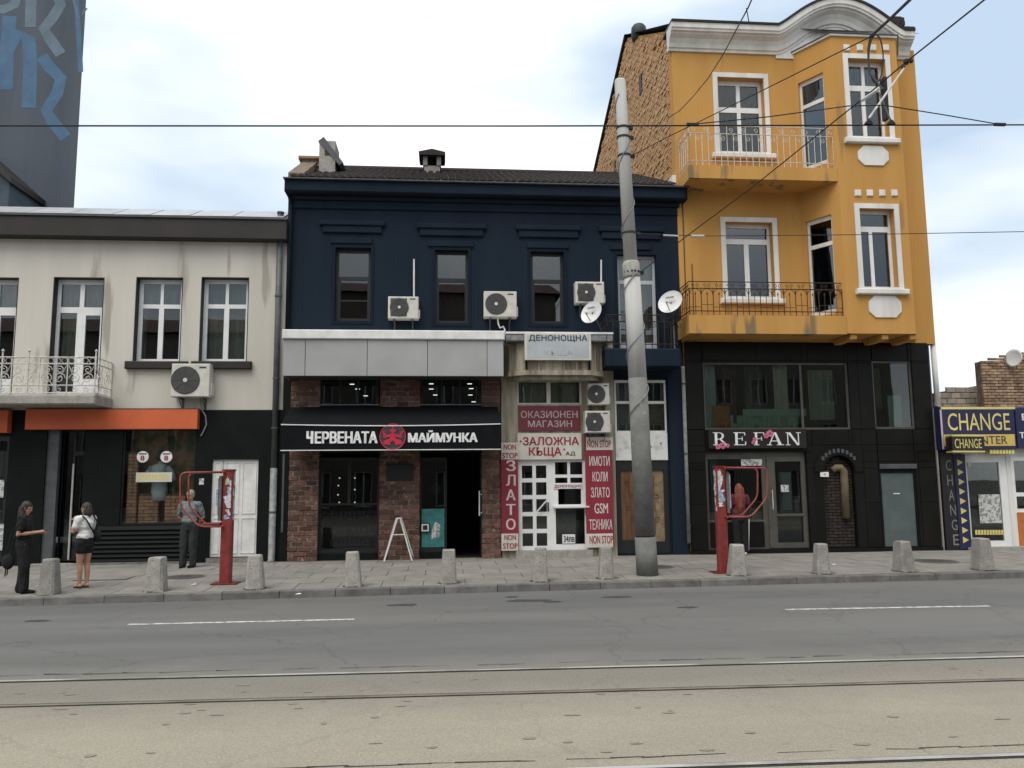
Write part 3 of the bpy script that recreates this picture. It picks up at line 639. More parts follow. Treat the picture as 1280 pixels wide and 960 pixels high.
x0, x1, z0, z1 = R(170, 590.5, 215, 602.5, .01); t = thing('window_banner', 'pale yellow printed strip stuck across the display window', 'sign', ((x0+x1)/2, .01, z0))
MB().box(x0, x1, .004, .012, z0, z1).build('strip', 'sign_cream', t); [MB().box(x0+.06+i*.078, x0+.06+i*.078+random.uniform(.045, .062), .001, .004, z0+.06, z1-.05).build('printed_block', 'letter_yellow', t) for i in range(int((x1-x0-.1)/.078))]
# orange fascias
x0, x1, z0, z1 = R(32, 511.5, 247, 536.5, -.2)
t = thing('shop_fascia', 'long plain orange fascia board above the display window', 'fascia', ((x0+x1)/2, 0, z0)); MB().bbox(x0, x1, -.22, -.03, z0, z1, .008).build('board', 'orange_panel', t); MB().box(x0, x1, -.224, -.03, z1, z1+.02).build('top_flashing', 'pipe_grey', t)
x0, x1, z0, z1 = R(-90, 513, 10, 541, -.2)
t = thing('shop_fascia', 'orange fascia board cut off by the left edge of the picture', 'fascia', ((x0+x1)/2, 0, z0)); MB().bbox(x0, x1, -.22, -.03, z0, z1, .008).build('board', 'orange_panel', t); MB().box(x0, x1, -.224, -.03, z1, z1+.02).build('top_flashing', 'pipe_grey', t)
ac(214, 454.5, 262, 496, 'large cream air conditioner under the beige house windows', 0, .34)
# downpipe between the two houses
x = W(347, 400, -.12).x; t = thing('downpipe', 'dark grey downpipe between the beige house and the navy house', 'downpipe', (x, 0, zp))
MB().tube([(x, -.1, W(347, 266, -.1).z), (x, -.1, W(346, 585, -.1).z)], .075, 10).build('upper_pipe', 'pipe_grey', t, True)
MB().tube([(x, -.1, W(346, 585, -.1).z), (x, -.1, zp+.06), (x, -.2, zp+.0)], .085, 10).build('lower_pipe', 'pipe_light', t, True)
for py in (266, 370, 473, 535, 640): z = W(346, py, -.1).z; MB().tube([(x, -.1, z-.02), (x, -.1, z+.02)], .092, 10).box(x-.02, x+.02, -.1, .0, z-.012, z+.012).build('clamp', 'pipe_grey', t)

# ================================================================ navy house
XN0, XN1 = -3.96, 6.17
ZE = W(600, 228.5, -.4).z; ZM = W(500, 437, 0).z     # eave, bottom of the upper wall
t = NAVY = thing('navy_house', 'two-storey navy blue painted house with dark tiled roof and window hoods', 'building', (1, 0, zp))
nw = [R(418, 309, 464, 402), R(543, 312, 586, 405), R(663, 314, 706, 405.5), R(772, 318, 822, 437)]
ZC = W(600, 246, -.05).z
MB().holes(XN0, XN1, ZM, ZC+.2, nw, 0, .3).build('wall', 'navy_plaster', t)
# stepped cornice
zf = W(600, 243.5, -.35).z
MB().bbox(XN0-.08, XN1+.20, -.36, .3, zf, ZE, .03).build('cornice', 'navy_plaster', t)
MB().bbox(XN0-.03, XN1+.05, -.13, .1, zf-.12, zf-.002, .03).build('cornice_step', 'navy_plaster', t); MB().bbox(XN0, XN1+.01, -.05, .1, zf-.34, zf-.122, .02).build('frieze', 'navy_plaster', t)
MB().box(XN0-.1, XN1+.24, -.44, .2, ZE+.002, ZE+.03).build('eaves_flashing', 'pipe_grey', t)
for a, b, c in ((399, 481, 275), (521, 608, 279), (645, 727, 281), (749, 830, 283)):
    x0, x1, z0, z1 = R(a, c, b, c+15, -.1); h = z1-z0
    hd = MB().bbox(x0, x1, -.10, 0, z1-h*.42, z1, .02).build('window_hood', 'navy_plaster', t)
    MB().bbox(x0+.08, x1-.08, -.06, 0, z0, z1-h*.42-.002, .015).build('hood_moulding', 'navy_plaster', hd)
    x0, x1, z0, z1 = R(a+14, c+22, b-16, c+29, -.05); MB().bbox(x0, x1, -.05, 0, z0, z1, .01).build('hood_strip', 'navy_plaster', hd)
for i, w in enumerate(nw):
    q = .05; x0, x1, z0, z1 = w
    MB().holes(x0-.06, x1+.06, z0-.06 if i < 3 else z0, z1+.08, [(x0+q*.3, x1-q*.3, z0+q*.3, z1-q*.3)], -.02, .2).build('architrave', 'navy_trim', t)
    if i < 3:
        pn = [[(.08, .92, .62, .95), (.14, .9, .30, .575), (.14, .9, .05, .28)], [(.08, .92, .63, .96), (.12, .9, .05, .58)], [(.08, .92, .63, .96), (.12, .9, .05, .58)]][i]
        window(t, x0+q*.3, x1-q*.3, z0+q*.3, z1-q*.3, .14, pn, 'dark_frame', 'glass_mirror', behind=[[], [(.45, .9, .62, .96, 'wood_pale'), (.1, .92, .04, .6, 'curtain_dark')], [(.1, .9, .06, .3, 'curtain_dark')]][i], by=.2)
    else: window(t, x0+q*.3, x1-q*.3, z0, z1-q*.3, .14, [(.06, .47, .74, .97), (.53, .94, .74, .97), (.08, .46, .08, .70), (.54, .92, .08, .70)], 'lightbox', 'glass', behind=[(.05, .95, 0, 1, 'curtain')])
# tiled roof: battens, barrel tiles, ridge
ye, yr = -.42, 4.2; zr = W(620, 216.0, yr).z
rf = MB().add([(XN0, ye, ZE+.03), (XN1, ye, ZE+.03), (XN1, yr, zr), (XN0, yr, zr), (XN0, 9, ZE), (XN1, 9, ZE)], [(0, 1, 2, 3), (3, 2, 5, 4), (0, 3, 4), (1, 5, 2)]).build('roof', 'tile_dark', t)
m = MB(); sl = (zr-ZE-.03)/(yr-ye); nrow = 13; st = .2
for r_ in range(nrow):
    v0 = ye+(yr-ye)*r_/nrow; v1 = ye+(yr-ye)*(r_+1.12)/nrow; x = XN0+.05
    while x < XN1-.12:
        j = random.uniform(-.012, .012)
        for k in range(4):
            a, b = k*math.pi/4, (k+1)*math.pi/4; rr = .085
            def pt(an, v, up): return (x+st/2-math.cos(an)*rr+j, v, ZE+.03+(v-ye)*sl+math.sin(an)*rr*.8+up)
            m.quad(pt(a, v0, .035), pt(b, v0, .035), pt(b, v1, .004), pt(a, v1, .004))
        m.quad(*[(x+st/2-math.cos(i*math.pi/4)*.085+j, v0, ZE+.03+(v0-ye)*sl+math.sin(i*math.pi/4)*.068+.035) for i in range(5)])
        x += st
m.build('roof_tiles', 'tile_dark', rf)['kind'] = 'stuff'
x = XN0+.1
while x < XN1-.4:
    MB().tube([(x, yr, zr+.02), (x+.38, yr, zr+.03)], [.11, .1], 8).build('ridge_tile', 'tile_dark', rf); x += .36
# sloping parapet and chimneys
A = W(371, 221, -.2); B = W(412, 207, 1.6)
m = MB().add([(XN0, -.3, ZE+.04), (XN0+.4, -.3, ZE+.04), (XN0+.4, 1.8, B.z), (XN0, 1.8, B.z), (XN0, -.3, ZE+.2), (XN0+.4, -.3, ZE+.2), (XN0+.4, 1.8, B.z+.2), (XN0, 1.8, B.z+.2)], [(3, 2, 1, 0), (4, 5, 6, 7), (0, 1, 5, 4), (1, 2, 6, 5), (2, 3, 7, 6), (3, 0, 4, 7)])
m.build('parapet', 'coping', rf)
def chim(px0, px1, pyt, pyb, y, dep, parent, cap):
    x0, x1, z0, z1 = R(px0, pyt, px1, pyb, y); c = MB().box(x0, x1, y, y+dep, z0-.6, z1).build('chimney', 'concrete', parent)
    if cap == 'flat': MB().bbox(x0-.1, x1+.1, y-.1, y+dep+.1, z1, z1+.09, .02).bbox(x0-.04, x1+.04, y-.04, y+dep+.04, z1-.2, z1-.12, .02).build('chimney_cap', 'old_brick', c)
    if cap == 'slant':
        MB().add([(x0-.03, y-.03, z1-.02), (x0+.12, y-.03, z1+.1), (x1+.22, y-.03, z1-.62), (x1+.12, y-.03, z1-.7), (x0-.03, y+dep, z1-.02), (x0+.12, y+dep, z1+.1), (x1+.22, y+dep, z1-.62), (x1+.12, y+dep, z1-.7)], [(0, 3, 2, 1), (4, 5, 6, 7), (0, 1, 5, 4), (1, 2, 6, 5), (2, 3, 7, 6), (3, 0, 4, 7)]).build('cap_slab', 'pipe_grey', c)
        MB().box(x0+.15, x0+.27, y-.012, y, z1-.42, z1-.26).build('vent_hole', 'dark_brown', c)
    if cap == 'roofed':
        MB().box(x0-.03, x0+.1, y-.03, y+dep+.03, z1, z1+.3).box(x1-.1, x1+.03, y-.03, y+dep+.03, z1, z1+.3).build('chimney_legs', 'concrete', c)
        MB().prism([(x0-.14, z1+.28), (x1+.14, z1+.28), (x1+.16, z1+.38), ((x0+x1)/2, z1+.47), (x0-.16, z1+.38)], y-.15, y+dep+.15).build('chimney_cap', 'tile_dark', c)
    return c
chim(399, 419, 176, 212, 1.2, .8, rf, 'slant'); chim(378, 398, 200, 214, 1.6, .5, rf, 'flat'); chim(530, 550, 207, 224, 3.0, .55, rf, 'roofed')
shell(t, XN0+.01, XN1-.01, 9, zp-.05, ZE-.01, floors=(5.55,), y0=1.4)
MB().box(XN0+.01, XN0+.2, .3, 1.4, zp-.05, ZE-.02).box(XN1-.2, XN1-.01, .3, 1.4, zp-.05, ZE-.02).box(XN0+.2, XN1-.2, .3, 1.4, 5.5, 5.6).box(XN0+.2, XN1-.2, .3, 1.4, ZE-.3, ZE-.02).build('floor_slab', 'interior', t)
# slim pipe at the left corner
x = W(361, 330, -.1).x; tag(MB().tube([(x, -.09, W(362, 232, -.1).z), (x, -.09, W(361, 420, -.1).z)], .055, 8).build('drain_pipe', 'navy_trim', None, True), 'slim navy drain pipe at the left corner of the navy house', 'drain pipe')
ac(485, 370.5, 523, 398, 'small air conditioner with white riser pipe between the two left navy windows', 0, .28, square=True)
ac(605, 364, 646, 396, 'air conditioner with dark round fan between the middle navy windows', 0, .30)
ac(719.5, 352, 755.5, 379, 'air conditioner above the left satellite dish on the navy wall', 0, .28, square=True)
for (x, a, b, lab) in ((517.5, 324, 371, 'thin white riser pipe above the small left air conditioner'), (751.5, 325, 353, 'thin white riser pipe beside the air conditioner above the dish')):
    tag(MB().tube([tuple(W(x, a, -.03)), tuple(W(x, b, -.03))], .022, 6).build('riser_pipe', 'white_paint'), lab, 'pipe')
tag(MB().tube([tuple(W(*q, -.2)) for q in ((622, 397), (623, 405), (625, 410), (629, 408), (631, 412), (630, 420))], .02, 6).build('drain_hose', 'white_paint'), 'white drain hose under the middle air conditioner', 'hose')

# grey sign box
YB = -.95
t = thing('sign_box', 'blank grey metal sign box with white top trim on the navy house', 'sign box', (-1.2, 0, W(500, 470, YB).z))
x0, x1, z0, z1 = R(354, 424.5, 629.5, 470, YB); zt = W(492, 413, YB).z
MB().box(x0+.02, x1-.02, YB+.03, .0, z0+.02, z1).build('box_body', 'pipe_grey', t)
cuts = [x0] + [W(px, 447, YB).x for px in (381.5, 459, 534.5, 609)] + [x1]
for a, b in zip(cuts, cuts[1:]): MB().bbox(a+.006, b-.006, YB, YB+.03, z0, z1-.004, .006).build('front_panel', 'grey_panel', t)
for xa, xb in ((x0, x0+.02), (x1-.02, x1)): MB().box(xa, xb, YB+.032, -.001, z0, z1-.004).build('side_panel', 'grey_panel', t)
MB().bbox(x0-.03, x1+.03, YB-.06, .0, z1, zt, .02).build('top_trim', 'white_paint', t)
# thin awning cassette that continues to the right
x0, x1, z0, z1 = R(632, 415.5, 766, 427, -.75); t = thing('awning_cassette', 'thin rolled-up awning cassette over the pawn shop bay', 'awning', ((x0+x1)/2, 0, z0))
MB().bbox(x0, x1, -.8, -.6, z0, z1-.05, .02).build('cassette', 'pipe_light', t); MB().box(x0, x1, -.82, -.02, z1-.05, z1).build('cover', 'white_paint', t)
# ================================================================ bar front: brick piers, glass, door
ZL = W(490, 471, -.05).z + .1
t = BAR = thing('bar_front', 'black bar shopfront with rough red brick piers under the black awning', 'shopfront', (-1.2, 0, zp))
piers = [R(361, 471, 398.5, 702, -.1), R(474, 471, 525, 700, -.1), R(602, 471, 626, 697, -.1)]
x_l, x_r = W(353, 600, 0).x, W(627, 600, 0).x
bricks = []
for k, (x0, x1, z0, z1) in enumerate(piers):
    MB().box(x0+.012, x1-.012, -.088, .35, zp-.03, ZL).build('pier_core', 'mortar', t)
    bh, z, r_ = .122, zp, 0
    while z < ZL-.02:
        x = x0-(.145 if r_ % 2 else 0)-random.uniform(0, .05)
        while x < x1-.02:
            a, b = max(x, x0), min(x+.275+random.uniform(-.03, .02), x1)
            if b-a > .03: bricks.append((a, b, z, min(z+bh-.024, ZL)))
            x += .30
        z += bh; r_ += 1
bricks.sort(key=lambda q: (q[2] > W(400, 568, -.1).z, 0)); rest = MB()
zawn = W(490, 566, -.1).z; zmez = W(490, 512, -.1).z; cnt = 0
for (a, b, z0, z1) in bricks:
    pr = random.uniform(-.012, .012); j = random.uniform(-.004, .004)
    hidden = zawn+.2 < z0 < zmez-.2
    if not hidden and cnt < 298:
        q = MB().bbox(a+random.uniform(0, .006), b-random.uniform(0, .006), -.102+pr, -.06, z0+j, z1+j*.5, .007); q.build('brick', 'brick', t); cnt += 1
    else: rest.bbox(a, b, -.102+pr, -.06, z0, z1, .007)
rest.build('bricks_above', 'brick', t)['kind'] = 'stuff'
# frames and panes: below the awning and the mezzanine strip above it
zb = zp+.16
for (pa, pb, p0, p1, nm) in ((398.5, 474, 572, 700, 'shop_window'), (525, 558.5, 572, 700, 'shop_window'), (398.5, 474, 471, 512, 'upper_window'), (525, 602, 471, 512, 'upper_window')):
    x0, x1, z0, z1 = R(pa, p0, pb, p1, .05)
    z1 = min(z1, ZL); z0 = max(z0, zb)
    pn = [(.04, .96, .04, .5), (.04, .47, .52, .97), (.52, .96, .52, .97)] if pb-pa > 60 and p0 > 500 else ([(.06, .94, .05, .96)] if p0 > 500 else [(.05, .34, .06, .95), (.37, .63, .06, .95), (.66, .95, .06, .95)])
    window(t, x0, x1, z0, z1, .05, pn, 'dark_frame', 'glass_dark', name=nm)
x0, x1, _, _ = R(398.5, 600, 474, 690, .0); MB().box(x0, x1, -.02, .12, zp-.02, zb).build('window_plinth', 'black_paint', t)
x0, x1, _, _ = R(525, 600, 558.5, 690, .0); MB().box(x0, x1, -.02, .12, zp-.02, zb).build('window_plinth', 'black_paint', t)
MB().box(x_l-.1, x_r, .0, .3, zawn+.0, zmez).build('awning_backboard', 'black_paint', t)
x0, x1, z0, z1 = R(352, 471, 361, 702, -.02); MB().box(x0, x1, -.06, .3, zp-.02, ZL).build('side_jamb', 'black_paint', t); MB().box(x0+.03, x0+.08, -.075, -.06, zp+.7, zp+2.6).build('jamb_strip', 'pipe_grey', t)
# interior: floor, back wall, hanging lamps in the mezzanine, shelves with bottles
MB().box(XN0+.2, x_r-.02, .3, 5, zp-.02, zp+.02).box(XN0+.2, x_r, 4.9, 5, zp, 5.4).box(x_r-.05, x_r, .35, 5, zp, 5.4).build('bar_interior', 'dark_brown', t)
MB().box(XN0+.25, x_r-.05, 1.2, 4.9, zmez-.5, zmez-.4).build('mezzanine_floor', 'dark_brown', t)
for i, (px, py) in enumerate(((440, 480), (447, 486), (457, 494.5), (539, 479.5), (539, 486), (544, 493.5), (587, 479.5), (589, 485.5), (588, 493.5), (592, 502))):
    c = W(px, py, 1.6+.5*(py-478)/8)
    l = thing('ceiling_spotlight', 'small lit white spotlight behind the bar upper glass, %s from the left' % ('first second third fourth fifth sixth seventh eighth ninth tenth'.split()[i]), 'lamp', (c.x, c.y, c.z), 'spotlights in the bar mezzanine')
    MB().lathe([(.075, 0), (.075, .10), (.02, .12), (.01, 5.32-c.z if 5.32-c.z > .2 else .2)], c, n=12).build('lamp_housing', 'iron_black', l); MB().lathe([(.065, -.012), (.065, -.001)], c, n=12).build('lens', 'lamp', l)
# row of menu plaques and stools seen in the left window: shelf with jars
s_ = thing('bottle_shelf', 'dark shelf rack standing inside the left bar window', 'shelf', (W(435, 650, .3).x, .3, zp))
x0, x1, _, _ = R(412, 600, 468, 690, .3)
for z in (zp+.3, zp+.62, zp+.94): MB().box(x0, x1, .2, .45, z, z+.03).build('shelf_board', 'wood_orange', s_)
for x in (x0-.03, x1): MB().box(x, x+.03, .2, .45, zp, zp+1.5).build('upright', 'iron_black', s_)
k = 0
for zi, z in enumerate((zp+.33, zp+.65, zp+.97)):
    for i in range(9):
        x = x0+.06+i*(x1-x0-.1)/9; hgt = random.uniform(.17, .26)
        tag(MB().lathe([(.03, 0), (.034, .02), (.034, hgt*.6), (.013, hgt*.75), (.013, hgt)], (x, .27, z), n=8).build('bottle', random.choice(['lightbox', 'curtain', 'curtain', 'poster_pale'])), 'bottle on the dark shelf rack inside the left bar window', 'bottle', 'bottles on the bar window rack')
for i, (px, py) in enumerate(((424.5, 597.5), (443.5, 597.5), (423, 607), (422.5, 618.5), (424, 628), (443.5, 628), (443.5, 612))):
    c = W(px, py, .5); l = thing('pendant_lamp', 'tiny lit pendant lamp inside the left bar window, %s of seven' % ('top left,top right,upper middle left,lower middle left,bottom left,bottom right,middle right'.split(',')[i]), 'lamp', c, 'pendant lamps in the bar window')
    MB().lathe([(.001, -.022), (.018, -.012), (.022, 0), (.014, .016), (.004, .02)], c, n=8).build('bulb', 'lamp_dim', l); MB().tube([(c.x, c.y, c.z+.018), (c.x, c.y, zawn+.1)], .003, 4).build('cord', 'iron_black', l)
# wall plaque on the middle pier, card reader box and teal poster beside the door
x0, x1, z0, z1 = R(483, 580, 517, 601, -.12); tag(MB().bbox(x0, x1, -.14, -.1, z0, z1, .01).build('wall_plaque', 'dark_frame'), 'dark blank plaque fixed on the middle brick pier', 'plaque')
x0, x1, z0, z1 = R(527, 636, 555.5, 684, .03); t2 = thing('poster', 'teal poster with a pale figure on the glass beside the bar door', 'poster', ((x0+x1)/2, .04, z0))
MB().box(x0, x1, .03, .048, z0, z1).build('sheet', 'teal_poster', t2); cx = x0+(x1-x0)*.6
MB().prism([(cx-.1, z0+.2), (cx+.1, z0+.25), (cx+.12, z0+.55), (cx, z0+.62), (cx-.08, z0+.45)], .026, .03).build('printed_figure', 'poster_pale', t2)
x0, x1, z0, z1 = R(526, 654, 537, 665, .0); t2 = thing('menu_box', 'small square black box with white frame beside the bar door', 'box', ((x0+x1)/2, .0, z0)); MB().box(x0, x1, -.03, .05, z0, z1).build('case', 'iron_black', t2); MB().holes(x0+.02, x1-.02, z0+.02, z1-.02, [(x0+.05, x1-.05, z0+.05, z1-.05)], -.036, -.03).build('frame', 'white_paint', t2)
c = W(544, 611, .5); tag(MB().lathe([(.14, 0), (.14, .03), (.1, .05)], (c.x, .5, c.z), (0, -1, 0), 20).tube([(c.x, .5, c.z+.1), (c.x, .5, W(544, 575, .5).z)], .008, 5).build('hanging_disc', 'teal_door'), 'pale round sign hanging inside the glass beside the bar door', 'sign')
# open door leaf with white bar handle against the right pier
x0, x1, z0, z1 = R(598, 617, 604, 642, .0); c0 = W(599, 617, -.1); c1 = W(599, 641, -.1)
MB().box(c0.x+.04, c0.x+.1, -.08, .8, zb-.1, zawn-.02).build('open_door', 'dark_frame', t)
MB().tube([(c0.x+.06, -.11, c0.z-.02), (c0.x, -.15, c0.z-.02), (c0.x, -.15, c1.z), (c0.x+.06, -.11, c1.z)], .014, 6).tube([(c0.x, -.15, c0.z+.07), (c0.x, -.15, c1.z-.07)], .016, 6).build('door_handle', 'white_paint', t)

# ================================================================ black awning with lettering
YA = -1.15
x0, x1, z0, z1 = R(351, 530.5, 626, 562.5, YA); zw = W(490, 507, -.05).z
t = thing('awning', 'black fabric awning with white lettering and round red emblem', 'awning', ((x0+x1)/2, 0, z0))
m = MB(); n = 24
for i in range(n):
    a, b = x0+(x1-x0)*i/n, x0+(x1-x0)*(i+1)/n; sg = lambda x: -.035*math.sin(math.pi*(x-x0)/(x1-x0))
    P = [(a, YA, z1+sg(a)), (b, YA, z1+sg(b)), (b, -.03, zw), (a, -.03, zw)]
    m.add(P+[(p[0], p[1], p[2]-.012) for p in P], [(0, 1, 2, 3), (7, 6, 5, 4), (0, 4, 5, 1)])
m.build('canopy', 'black_cloth', t)
for xx in (x0, x1): MB().add([(xx-.006, YA, z1), (xx-.006, -.03, zw), (xx-.006, -.03, z1-.1), (xx-.006, YA, z0), (xx+.006, YA, z1), (xx+.006, -.03, zw), (xx+.006, -.03, z1-.1), (xx+.006, YA, z0)], [(0, 1, 2, 3), (7, 6, 5, 4), (0, 3, 7, 4), (0, 4, 5, 1)]).build('side_cheek', 'black_cloth', t)
m = MB()
for i in range(n):
    a, b = x0+(x1-x0)*i/n, x0+(x1-x0)*(i+1)/n
    m.add([(a, YA-.004, z0), (b, YA-.004, z0), (b, YA-.004, z1+sg(b)), (a, YA-.004, z1+sg(a)), (a, YA+.012, z0), (b, YA+.012, z0), (b, YA+.012, z1+sg(b)), (a, YA+.012, z1+sg(a))], [(0, 1, 2, 3), (7, 6, 5, 4), (0, 4, 5, 1)])
m.build('valance', 'black_cloth', t)
MB().tube([(x0+(x1-x0)*i/n, YA-.012, z1+sg(x0+(x1-x0)*i/n)) for i in range(n+1)], .014, 5).build('top_piping', 'white_paint', t)
MB().tube([(x0, YA-.010, z0), (x1, YA-.010, z0)], .012, 5).build('bottom_piping', 'white_paint', t)
MB().tube([(x0+.12, -.06, zw+.02), (x1-.06, -.06, zw+.02)], .013, 5).build('wall_piping', 'pipe_light', t)
for (s_, a, b, p0, p1) in (('ЕРВЕНАТА', 393.5, 472, 539, 554.5), ('МАЙМУНКА', 510, 597, 537.5, 553)):
    q = R(a, p0, b, p1, YA); text(s_, q[0], q[1], q[2], q[3], YA-.008, 'letter_white', t, ex=.006, bold=.05)
q = R(383, 539, 391.8, 554.5, YA); MB().box(q[0]+(q[1]-q[0])*.62, q[1], YA-.016, YA-.008, q[2], q[3]).box(q[0], q[0]+(q[1]-q[0])*.36, YA-.016, YA-.008, q[2]+(q[3]-q[2])*.45, q[3]).box(q[0]+.01, q[1]-.01, YA-.0155, YA-.008, q[2]+(q[3]-q[2])*.38, q[2]+(q[3]-q[2])*.56).build('letter', 'letter_white', t)
c = W(491, 546, YA); rr = abs(W(507, 546, YA).x-c.x)
em = MB().lathe([(rr, 0), (rr, .006)], (c.x, YA-.005, c.z), (0, -1, 0), 40).build('emblem_disc', 'letter_dark', t)
MB().tube([(c.x+math.cos(i*math.pi/20)*rr, YA-.012, c.z+math.sin(i*math.pi/20)*rr) for i in range(40)], .012, 5, closed=True).build('emblem_ring', 'emblem_red', em)
def blob(mb, cx, cz, rx, rz, n=14): mb.prism([(c.x+(cx+math.cos(i*2*math.pi/n)*rx)*rr, c.z+(cz+math.sin(i*2*math.pi/n)*rz)*rr) for i in range(n)], YA-.02, YA-.011)
def limb(mb, pts, w):
    for (a, b) in zip(pts, pts[1:]):
        d = Vector((b[0]-a[0], b[1]-a[1])).normalized(); nx, nz = -d.y*w, d.x*w
        mb.prism([(c.x+(p[0])*rr, c.z+p[1]*rr) for p in ((a[0]-nx, a[1]-nz), (b[0]-nx, b[1]-nz), (b[0]+nx, b[1]+nz), (a[0]+nx, a[1]+nz))], YA-.0195-random.random()*.002, YA-.011)
e = MB(); blob(e, 0, .44, .15, .17); blob(e, 0, .0, .24, .32); blob(e, -.2, .5, .07, .08); blob(e, .2, .5, .07, .08)
for sg_ in (-1, 1):
    limb(e, [(sg_*.2, .2), (sg_*.5, .0), (sg_*.72, .32)], .07); limb(e, [(sg_*.2, .1), (sg_*.62, -.05), (sg_*.75, .05)], .055)
    limb(e, [(sg_*.1, -.25), (sg_*.62, -.42), (sg_*.2, -.55)], .13); blob(e, sg_*.55, -.48, .2, .14); blob(e, sg_*.72, .38, .09, .09)
limb(e, [(0, .6), (0, .82)], .04); e.build('emblem_figure', 'emblem_red', em)

# folding A-board frame
c = G(498, 701.5); t = thing('a_frame_stand', 'empty white folding A-frame stand before the middle brick pier', 'stand', c)
hx = .34; zt = W(496, 648, c.y).z
for sg_, yy, nm in ((-1, -.02, 'left'), (1, .03, 'right')):
    MB().tube([(c.x+sg_*.33, c.y+yy-.12, c.z+.012), (c.x+sg_*.03, c.y+yy, zt)], .019, 6).build('leg', 'white_paint', t)
    MB().tube([(c.x+sg_*.36, c.y+yy+.3, c.z+.012), (c.x+sg_*.06, c.y+yy+.03, zt)], .017, 6).build('leg', 'white_paint', t)
z = c.z+(zt-c.z)*.62; MB().tube([(c.x-.15, c.y-.06, z), (c.x+.15, c.y-.03, z)], .014, 5).build('crossbar', 'white_paint', t); MB().tube([(c.x-.05, c.y, zt), (c.x+.07, c.y+.03, zt)], .02, 6).build('hinge', 'white_paint', t)

# ================================================================ pawn shop front
t = PAWN = thing('pawn_shop_front', 'weathered cream pawn shop front with white glazed door and kiosk window', 'shopfront', (W(690, 600, 0).x, 0, zp))
xl, xr = W(627, 590, 0).x, W(769, 590, 0).x; ztop = W(690, 472, -.0).z
tran = R(646, 475, 727, 506); door = R(646, 575, 733, 690)
MB().holes(xl, xr, zp-.05, ztop+.9, [tran, door], -.05, .3).build('front_wall', 'dirty_plaster', t)
window(t, *tran, .02, [(.03, .46, .08, .92), (.52, .97, .08, .92)], 'white_trim', 'glass', behind=[(.05, .95, 0, 1, 'blind')])
# chamfered bay over the entrance
x0, x1, z0, z1 = R(632, 429, 757, 471, -.55); yb = -.72
pts = [(x0, -.05), (x0+.12, -.45), (x0+.5, yb), (x1-.45, yb), (x1-.1, -.45), (x1, -.05)]
bay = MB().zprism(pts, z0+.14, z1).build('bay', 'dirty_plaster', t)
MB().zprism([(x0-.05, -.05), (x0+.08, -.49), (x0+.48, yb-.05), (x1-.43, yb-.05), (x1-.06, -.49), (x1+.05, -.05)], z0+.02, z0+.14).build('bay_moulding', 'dirty_plaster', bay)
MB().zprism([(x0+.1, -.05), (x0+.2, -.4), (x0+.55, yb+.08), (x1-.5, yb+.08), (x1-.18, -.4), (x1-.1, -.05)], z0-.08, z0+.02).build('bay_base', 'dirty_plaster', bay)
k = 0
for a, b in zip(pts[1:], pts[2:-1]):
    a, b = Vector((*a, 0)), Vector((*b, 0)); n_ = max(2, int((b-a).length/.27)); nn = Vector(((b-a).y, -(b-a).x, 0)).normalized()
    for i in range(n_+1):
        p = a+(b-a)*(i/n_)+nn*.0; MB().tube([tuple(p+Vector((0, 0, z0+.15))), tuple(p+Vector((0, 0, z1-.02)))], .035, 6).build('rib', 'dirty_plaster', bay)
# door: 2 x 5 lights
x0, x1, z0, z1 = door; xm = W(690, 630, 0).x; z0 = zp+.17
pn = [(a, a+.30, .045+i*.188, .045+i*.188+.142) for i in range(5) for a in (.15, .55)]
d_ = window(t, x0, xm, z0, z1, -.02, pn, 'upvc', 'glass', .08, name='glazed_door', behind=[(.1, .9, .4, .85, 'curtain')], by=.9)
MB().tube([(xm-.1, -.05, z0+1.08), (xm-.1, -.09, z0+1.08), (xm-.2, -.09, z0+1.08)], .013, 5).box(xm-.12, xm-.08, -.03, -.02, z0+.95, z0+1.18).build('door_handle', 'pipe_grey', d_)
MB().tube([(W(671, 640, -.1).x, -.11, W(671, 640, -.1).z), (W(684, 625, -.1).x, -.11, W(684, 625, -.1).z)], .02, 5).build('pull_bar', 'white_paint', d_)
w_ = window(t, xm, x1, z0, z1, -.02, [(.1, .46, .835, .975), (.54, .9, .835, .975), (.1, .46, .74, .80), (.54, .9, .74, .80), (.18, .85, .50, .695), (.1, .94, .06, .455)], 'upvc', 'glass', .08, name='kiosk_window')
zs = z0+(z1-z0)*.475; MB().box(xm+.03, x1+.04, -.2, -.02, zs-.02, zs+.02).build('serving_shelf', 'white_paint', w_)
MB().box(xm+.1, x1-.06, .3, .36, z0+.05, zs-.06).build('counter_backing', 'pipe_grey', w_)
MB().box(x0-.05, x1+.1, -.22, .0, zp-.02, z0-.004).build('doorstep', 'concrete', t)
MB().box(xl+.05, xr-.05, .35, 2.2, zp, zp+.03).box(xl+.05, xr-.05, 2.2, 2.25, zp, 5).build('room', 'interior_pale', t)
def sign(name, px, y, label, m_, lines=(), th=.03, extra=()):
    q = R(*px, y); o = thing(name, label, 'sign', ((q[0]+q[1])/2, y, q[2]))
    MB().bbox(q[0], q[1], y, y+th, q[2], q[3], .005).build('board', m_, o)
    for (s_, p, lm, bo) in extra:
        e = R(*p, y); MB().box(e[0], e[1], y-.003, y, e[2], e[3]).build('panel', lm, o)
    for (s_, p, lm, bo) in lines:
        e = R(*p, y); text(s_.replace('Ъ', 'Ь'), e[0], e[1], e[2], e[3], y-.004, lm, o, ex=.003, bold=bo, bars=[(.235, .31, .87, 1)] if 'Ъ' in s_ else ())
    return o
o = sign('lightbox_sign', (656, 416.5, 739, 450), yb-.16, 'faded pale lightbox sign mounted on the pawn shop bay', 'sign_cream', th=.14)
q = R(659, 419.5, 736, 447.5, yb-.16); MB().box(q[0], q[1], yb-.164, yb-.16, q[2], q[3]).build('face', 'lightbox', o)
